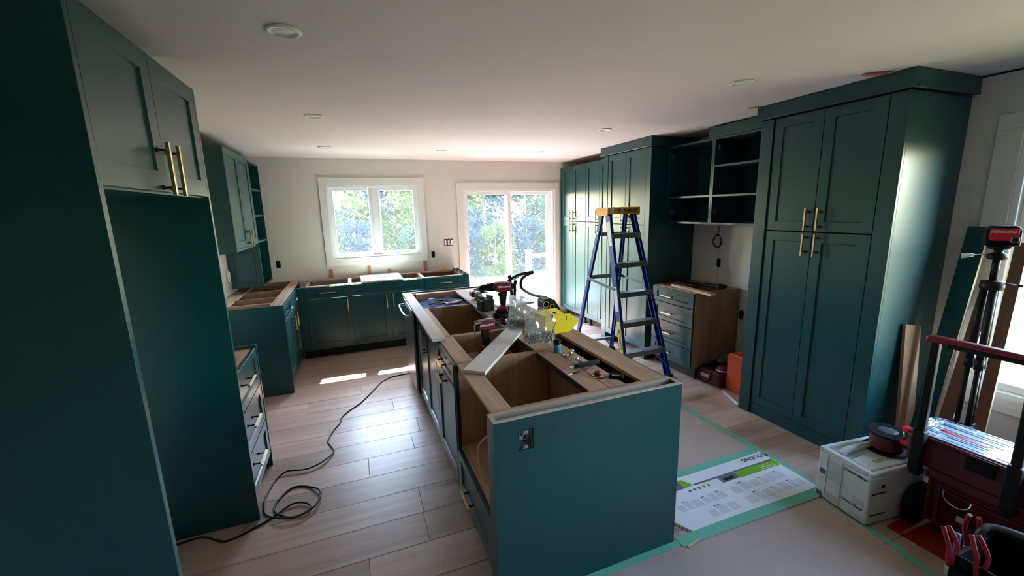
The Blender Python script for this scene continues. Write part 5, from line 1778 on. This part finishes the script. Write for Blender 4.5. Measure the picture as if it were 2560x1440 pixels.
MB().tube([(TX, TY - .02, 1.275), (TX + .02, TY - .085, 1.268)], .004, 8).tube([(TX + .02, TY - .085, 1.268), (TX + .026, TY - .10, 1.266)], .007, 8).build('crank', 'dark_metal', tp)
ls = thing('laser_level', 'red and black cross-line laser level mounted on the tripod', 'laser level', (TX + .005, TY, 1.4625), R(28))
MB().prism([(-.062, 0), (.055, 0), (.062, .02), (.062, .085), (.045, .105), (-.045, .105), (-.062, .085)], -.036, .036, 'y', .010, 2, M=Matrix.Rotation(R(90), 4, 'Z')).build('housing', 'black_plastic', ls, world=False)
MB().prism([(-.048, .03), (.03, .03), (.03, .05), (.05, .05), (.05, .09), (-.048, .092)], -.0385, -.0363, 'y', .0008, 1, M=Matrix.Rotation(R(-90), 4, 'Z')).build('red_face', 'red_bright', ls, world=False)
text('lettering', 'Milwaukee', .020, basis((-.0390, .003, .075), (0, -1, 0), (0, 0, 1)), 'ink_white', ls, shear=.3, offset=.0005)
MB().box(-.045, -.0365, -.055, -.025, .02, .05, .004).build('lens_window', 'grey_plastic', ls, world=False)
MB().box(-.0455, -.0452, -.049, -.031, .027, .043).build('lens', 'ink_black', ls, world=False)

# ------------------------------------------------------------------ garden outside
GZ = -0.4
struct('ground', MB().box(-60, 80, YW + .17, 90, GZ - .2, GZ).box(XR + .3, 80, -60, YW + .16, GZ - .2, GZ).box(-60, XR + .29, -60, YB - .3, GZ - .2, GZ), 'lawn')
struct('exterior_deck', MB().box(1.3, 3.4, YW + .17, YW + 1.6, GZ, -.06, .005), 'post_grey')
struct('exterior_wall_base', MB().box(XL - .13, XR + .17, YW + .161, YW + .168, GZ, -.06), 'siding')


def make_tree(seed, h, rad, mat, leaves, lsize):
    rnd = random.Random(seed)
    tr = MB()
    tr.tube([(0, 0, 0), (.05, .02, h * .35), (-.03, .05, h * .7), (0, 0, h * .95)], [.09, .075, .045, .012], 8)
    for k in range(9):
        a, z0 = rnd.uniform(0, 6.28), rnd.uniform(.2, .75) * h
        L = rad * rnd.uniform(.5, .9)
        tr.tube([(0, 0, z0), (L * .5 * math.cos(a), L * .5 * math.sin(a), z0 + .25 * L), (L * math.cos(a), L * math.sin(a), z0 + .6 * L)], [.03, .02, .006], 6)
    lf = MB()
    blobs = []
    for _ in range(26):
        a = rnd.uniform(0, 6.28)
        z = rnd.uniform(.02, .97)
        rr = rad * (1 - .55 * max(0, z - .45) / .55) * math.sqrt(rnd.uniform(.1, 1))
        blobs.append((rr * math.cos(a), rr * math.sin(a), z * h, rad * rnd.uniform(.25, .45)))
    for _ in range(leaves):
        bx_, by_, bz_, br_ = rnd.choice(blobs)
        d = Vector((rnd.gauss(0, 1), rnd.gauss(0, 1), rnd.gauss(0, .85))).normalized() * br_ * rnd.uniform(.5, 1) ** .5
        c = Vector((bx_, by_, max(.05, bz_))) + d
        if c.z < .03:
            continue
        n = Vector((rnd.gauss(0, 1), rnd.gauss(0, 1), rnd.gauss(.6, .8))).normalized()
        t_ = n.orthogonal().normalized()
        t_.rotate(Matrix.Rotation(rnd.uniform(0, 6.28), 3, n))
        b2 = n.cross(t_)
        s = lsize * rnd.uniform(.6, 1.3)
        lf.faces([c - t_ * s, c + b2 * s * .45, c + t_ * s, c - b2 * s * .45], [(0, 1, 2, 3)])
    return tr, lf


def leaf_object(lf, mat):
    me = bpy.data.meshes.new('foliage')
    lf.bm.to_mesh(me)
    lf.bm.free()
    me.materials.append(MATS[mat])
    return me


PROTO = []
for (sd_, h, rad, mat, n, ls_) in ((1, 5.2, 1.9, 'leaf_light', 5200, .11), (2, 4.6, 1.7, 'leaf_mid', 4800, .11), (3, 5.6, 1.8, 'leaf_blue', 5200, .11)):
    tr, lf = make_tree(sd_, h, rad, mat, n, ls_)
    PROTO.append((tr, leaf_object(lf, mat), h))
TR_ME = []
for tr, lf, h in PROTO:
    bmesh.ops.recalc_face_normals(tr.bm, faces=list(tr.bm.faces))
    me = bpy.data.meshes.new('trunk')
    tr.bm.to_mesh(me)
    tr.bm.free()
    me.materials.append(MATS['bark'])
    TR_ME.append((me, lf))


def plant(name, label, cat, k, loc, rz, sc, group):
    r = thing(name, label, cat, loc, rz, group)
    r.scale = (sc, sc, sc)
    for nm, me in (('trunk', TR_ME[k][0]), ('foliage', TR_ME[k][1])):
        o = bpy.data.objects.new(nm, me)
        col.objects.link(o)
        o.parent = r
        if nm == 'foliage':
            o['kind'] = 'stuff'
    return r


rg = random.Random(21)
for (x, y, k, s, lab) in ((-1.1, 16.2, 2, 1.0, 'blue-green tree at the outer edge of the window pane nearer the corner cabinet'),
                          (.95, 15.4, 0, 1.0, 'light green tree standing straight behind the window mullion'),
                          (3.0, 16.2, 0, 1.0, 'light green tree at the edge of the window pane nearer the patio door'),
                          (4.7, 15.0, 2, .95, 'blue-green tree filling the sliding half of the patio door'),
                          (6.3, 14.9, 1, .95, 'mid green tree filling the fixed half of the patio door'),
                          (8.3, 16.4, 2, 1.05, 'blue-green tree at the far jamb of the patio door'),
                          (1.4, 20.6, 2, 1.3, 'taller tree farther back, showing through the window between nearer trees'),
                          (5.2, 20.2, 1, 1.35, 'taller tree farther back, behind the sliding half of the patio door'),
                          (9.0, 21.0, 0, 1.35, 'taller tree farther back, behind the fixed half of the patio door')):
    plant('garden_tree', lab, 'tree', k, (x, y, GZ), rg.uniform(0, 6.28), s, 'trees beyond the lawn')
for (x, y, k, s, lab) in ((.2, 13.0, 2, .33, 'low shrub seen at the bottom of the window pane nearer the corner cabinet'),
                          (1.6, 13.1, 1, .34, 'low shrub seen at the bottom of the window pane nearer the patio door'),
                          (3.2, 12.8, 2, .34, 'low shrub at the handle side of the patio door, edge of the lawn'),
                          (4.35, 12.9, 0, .33, 'low light shrub in the middle of the sliding half of the patio door'),
                          (5.5, 12.9, 2, .32, 'low shrub behind the centre stile of the patio door'),
                          (6.7, 13.0, 0, .34, 'low light shrub in the fixed half of the patio door')):
    plant('garden_shrub', lab, 'shrub', k, (x, y, GZ), rg.uniform(0, 6.28), s, 'shrubs along the lawn')
pp = thing('deck_post', 'grey deck post with rail outside the patio door', 'post', (3.12, YW + 1.1, -.06))
MB().box(2.98, 3.07, YW + 1.06, YW + 1.15, -.06, .92, .004).build('post', 'post_grey', pp)
MB().box(2.96, 3.09, YW + 1.04, YW + 1.17, .9205, .95, .004).build('post_cap', 'post_grey', pp)
MB().box(3.0705, 3.5, YW + 1.085, YW + 1.125, .80, .88, .003).build('rail', 'post_grey', pp)
MB().box(3.0705, 3.5, YW + 1.085, YW + 1.125, .10, .16, .003).build('rail', 'post_grey', pp)
po = thing('porch_post', 'cream porch post outside the side window', 'post', (5.0, 1.56, GZ))
MB().box(4.94, 5.06, 1.50, 1.62, GZ, 3.0, .006).build('post', 'tan_edge', po)
MB().box(4.91, 5.09, 1.47, 1.65, GZ, GZ + .15, .006).build('post_base', 'trim_white', po)
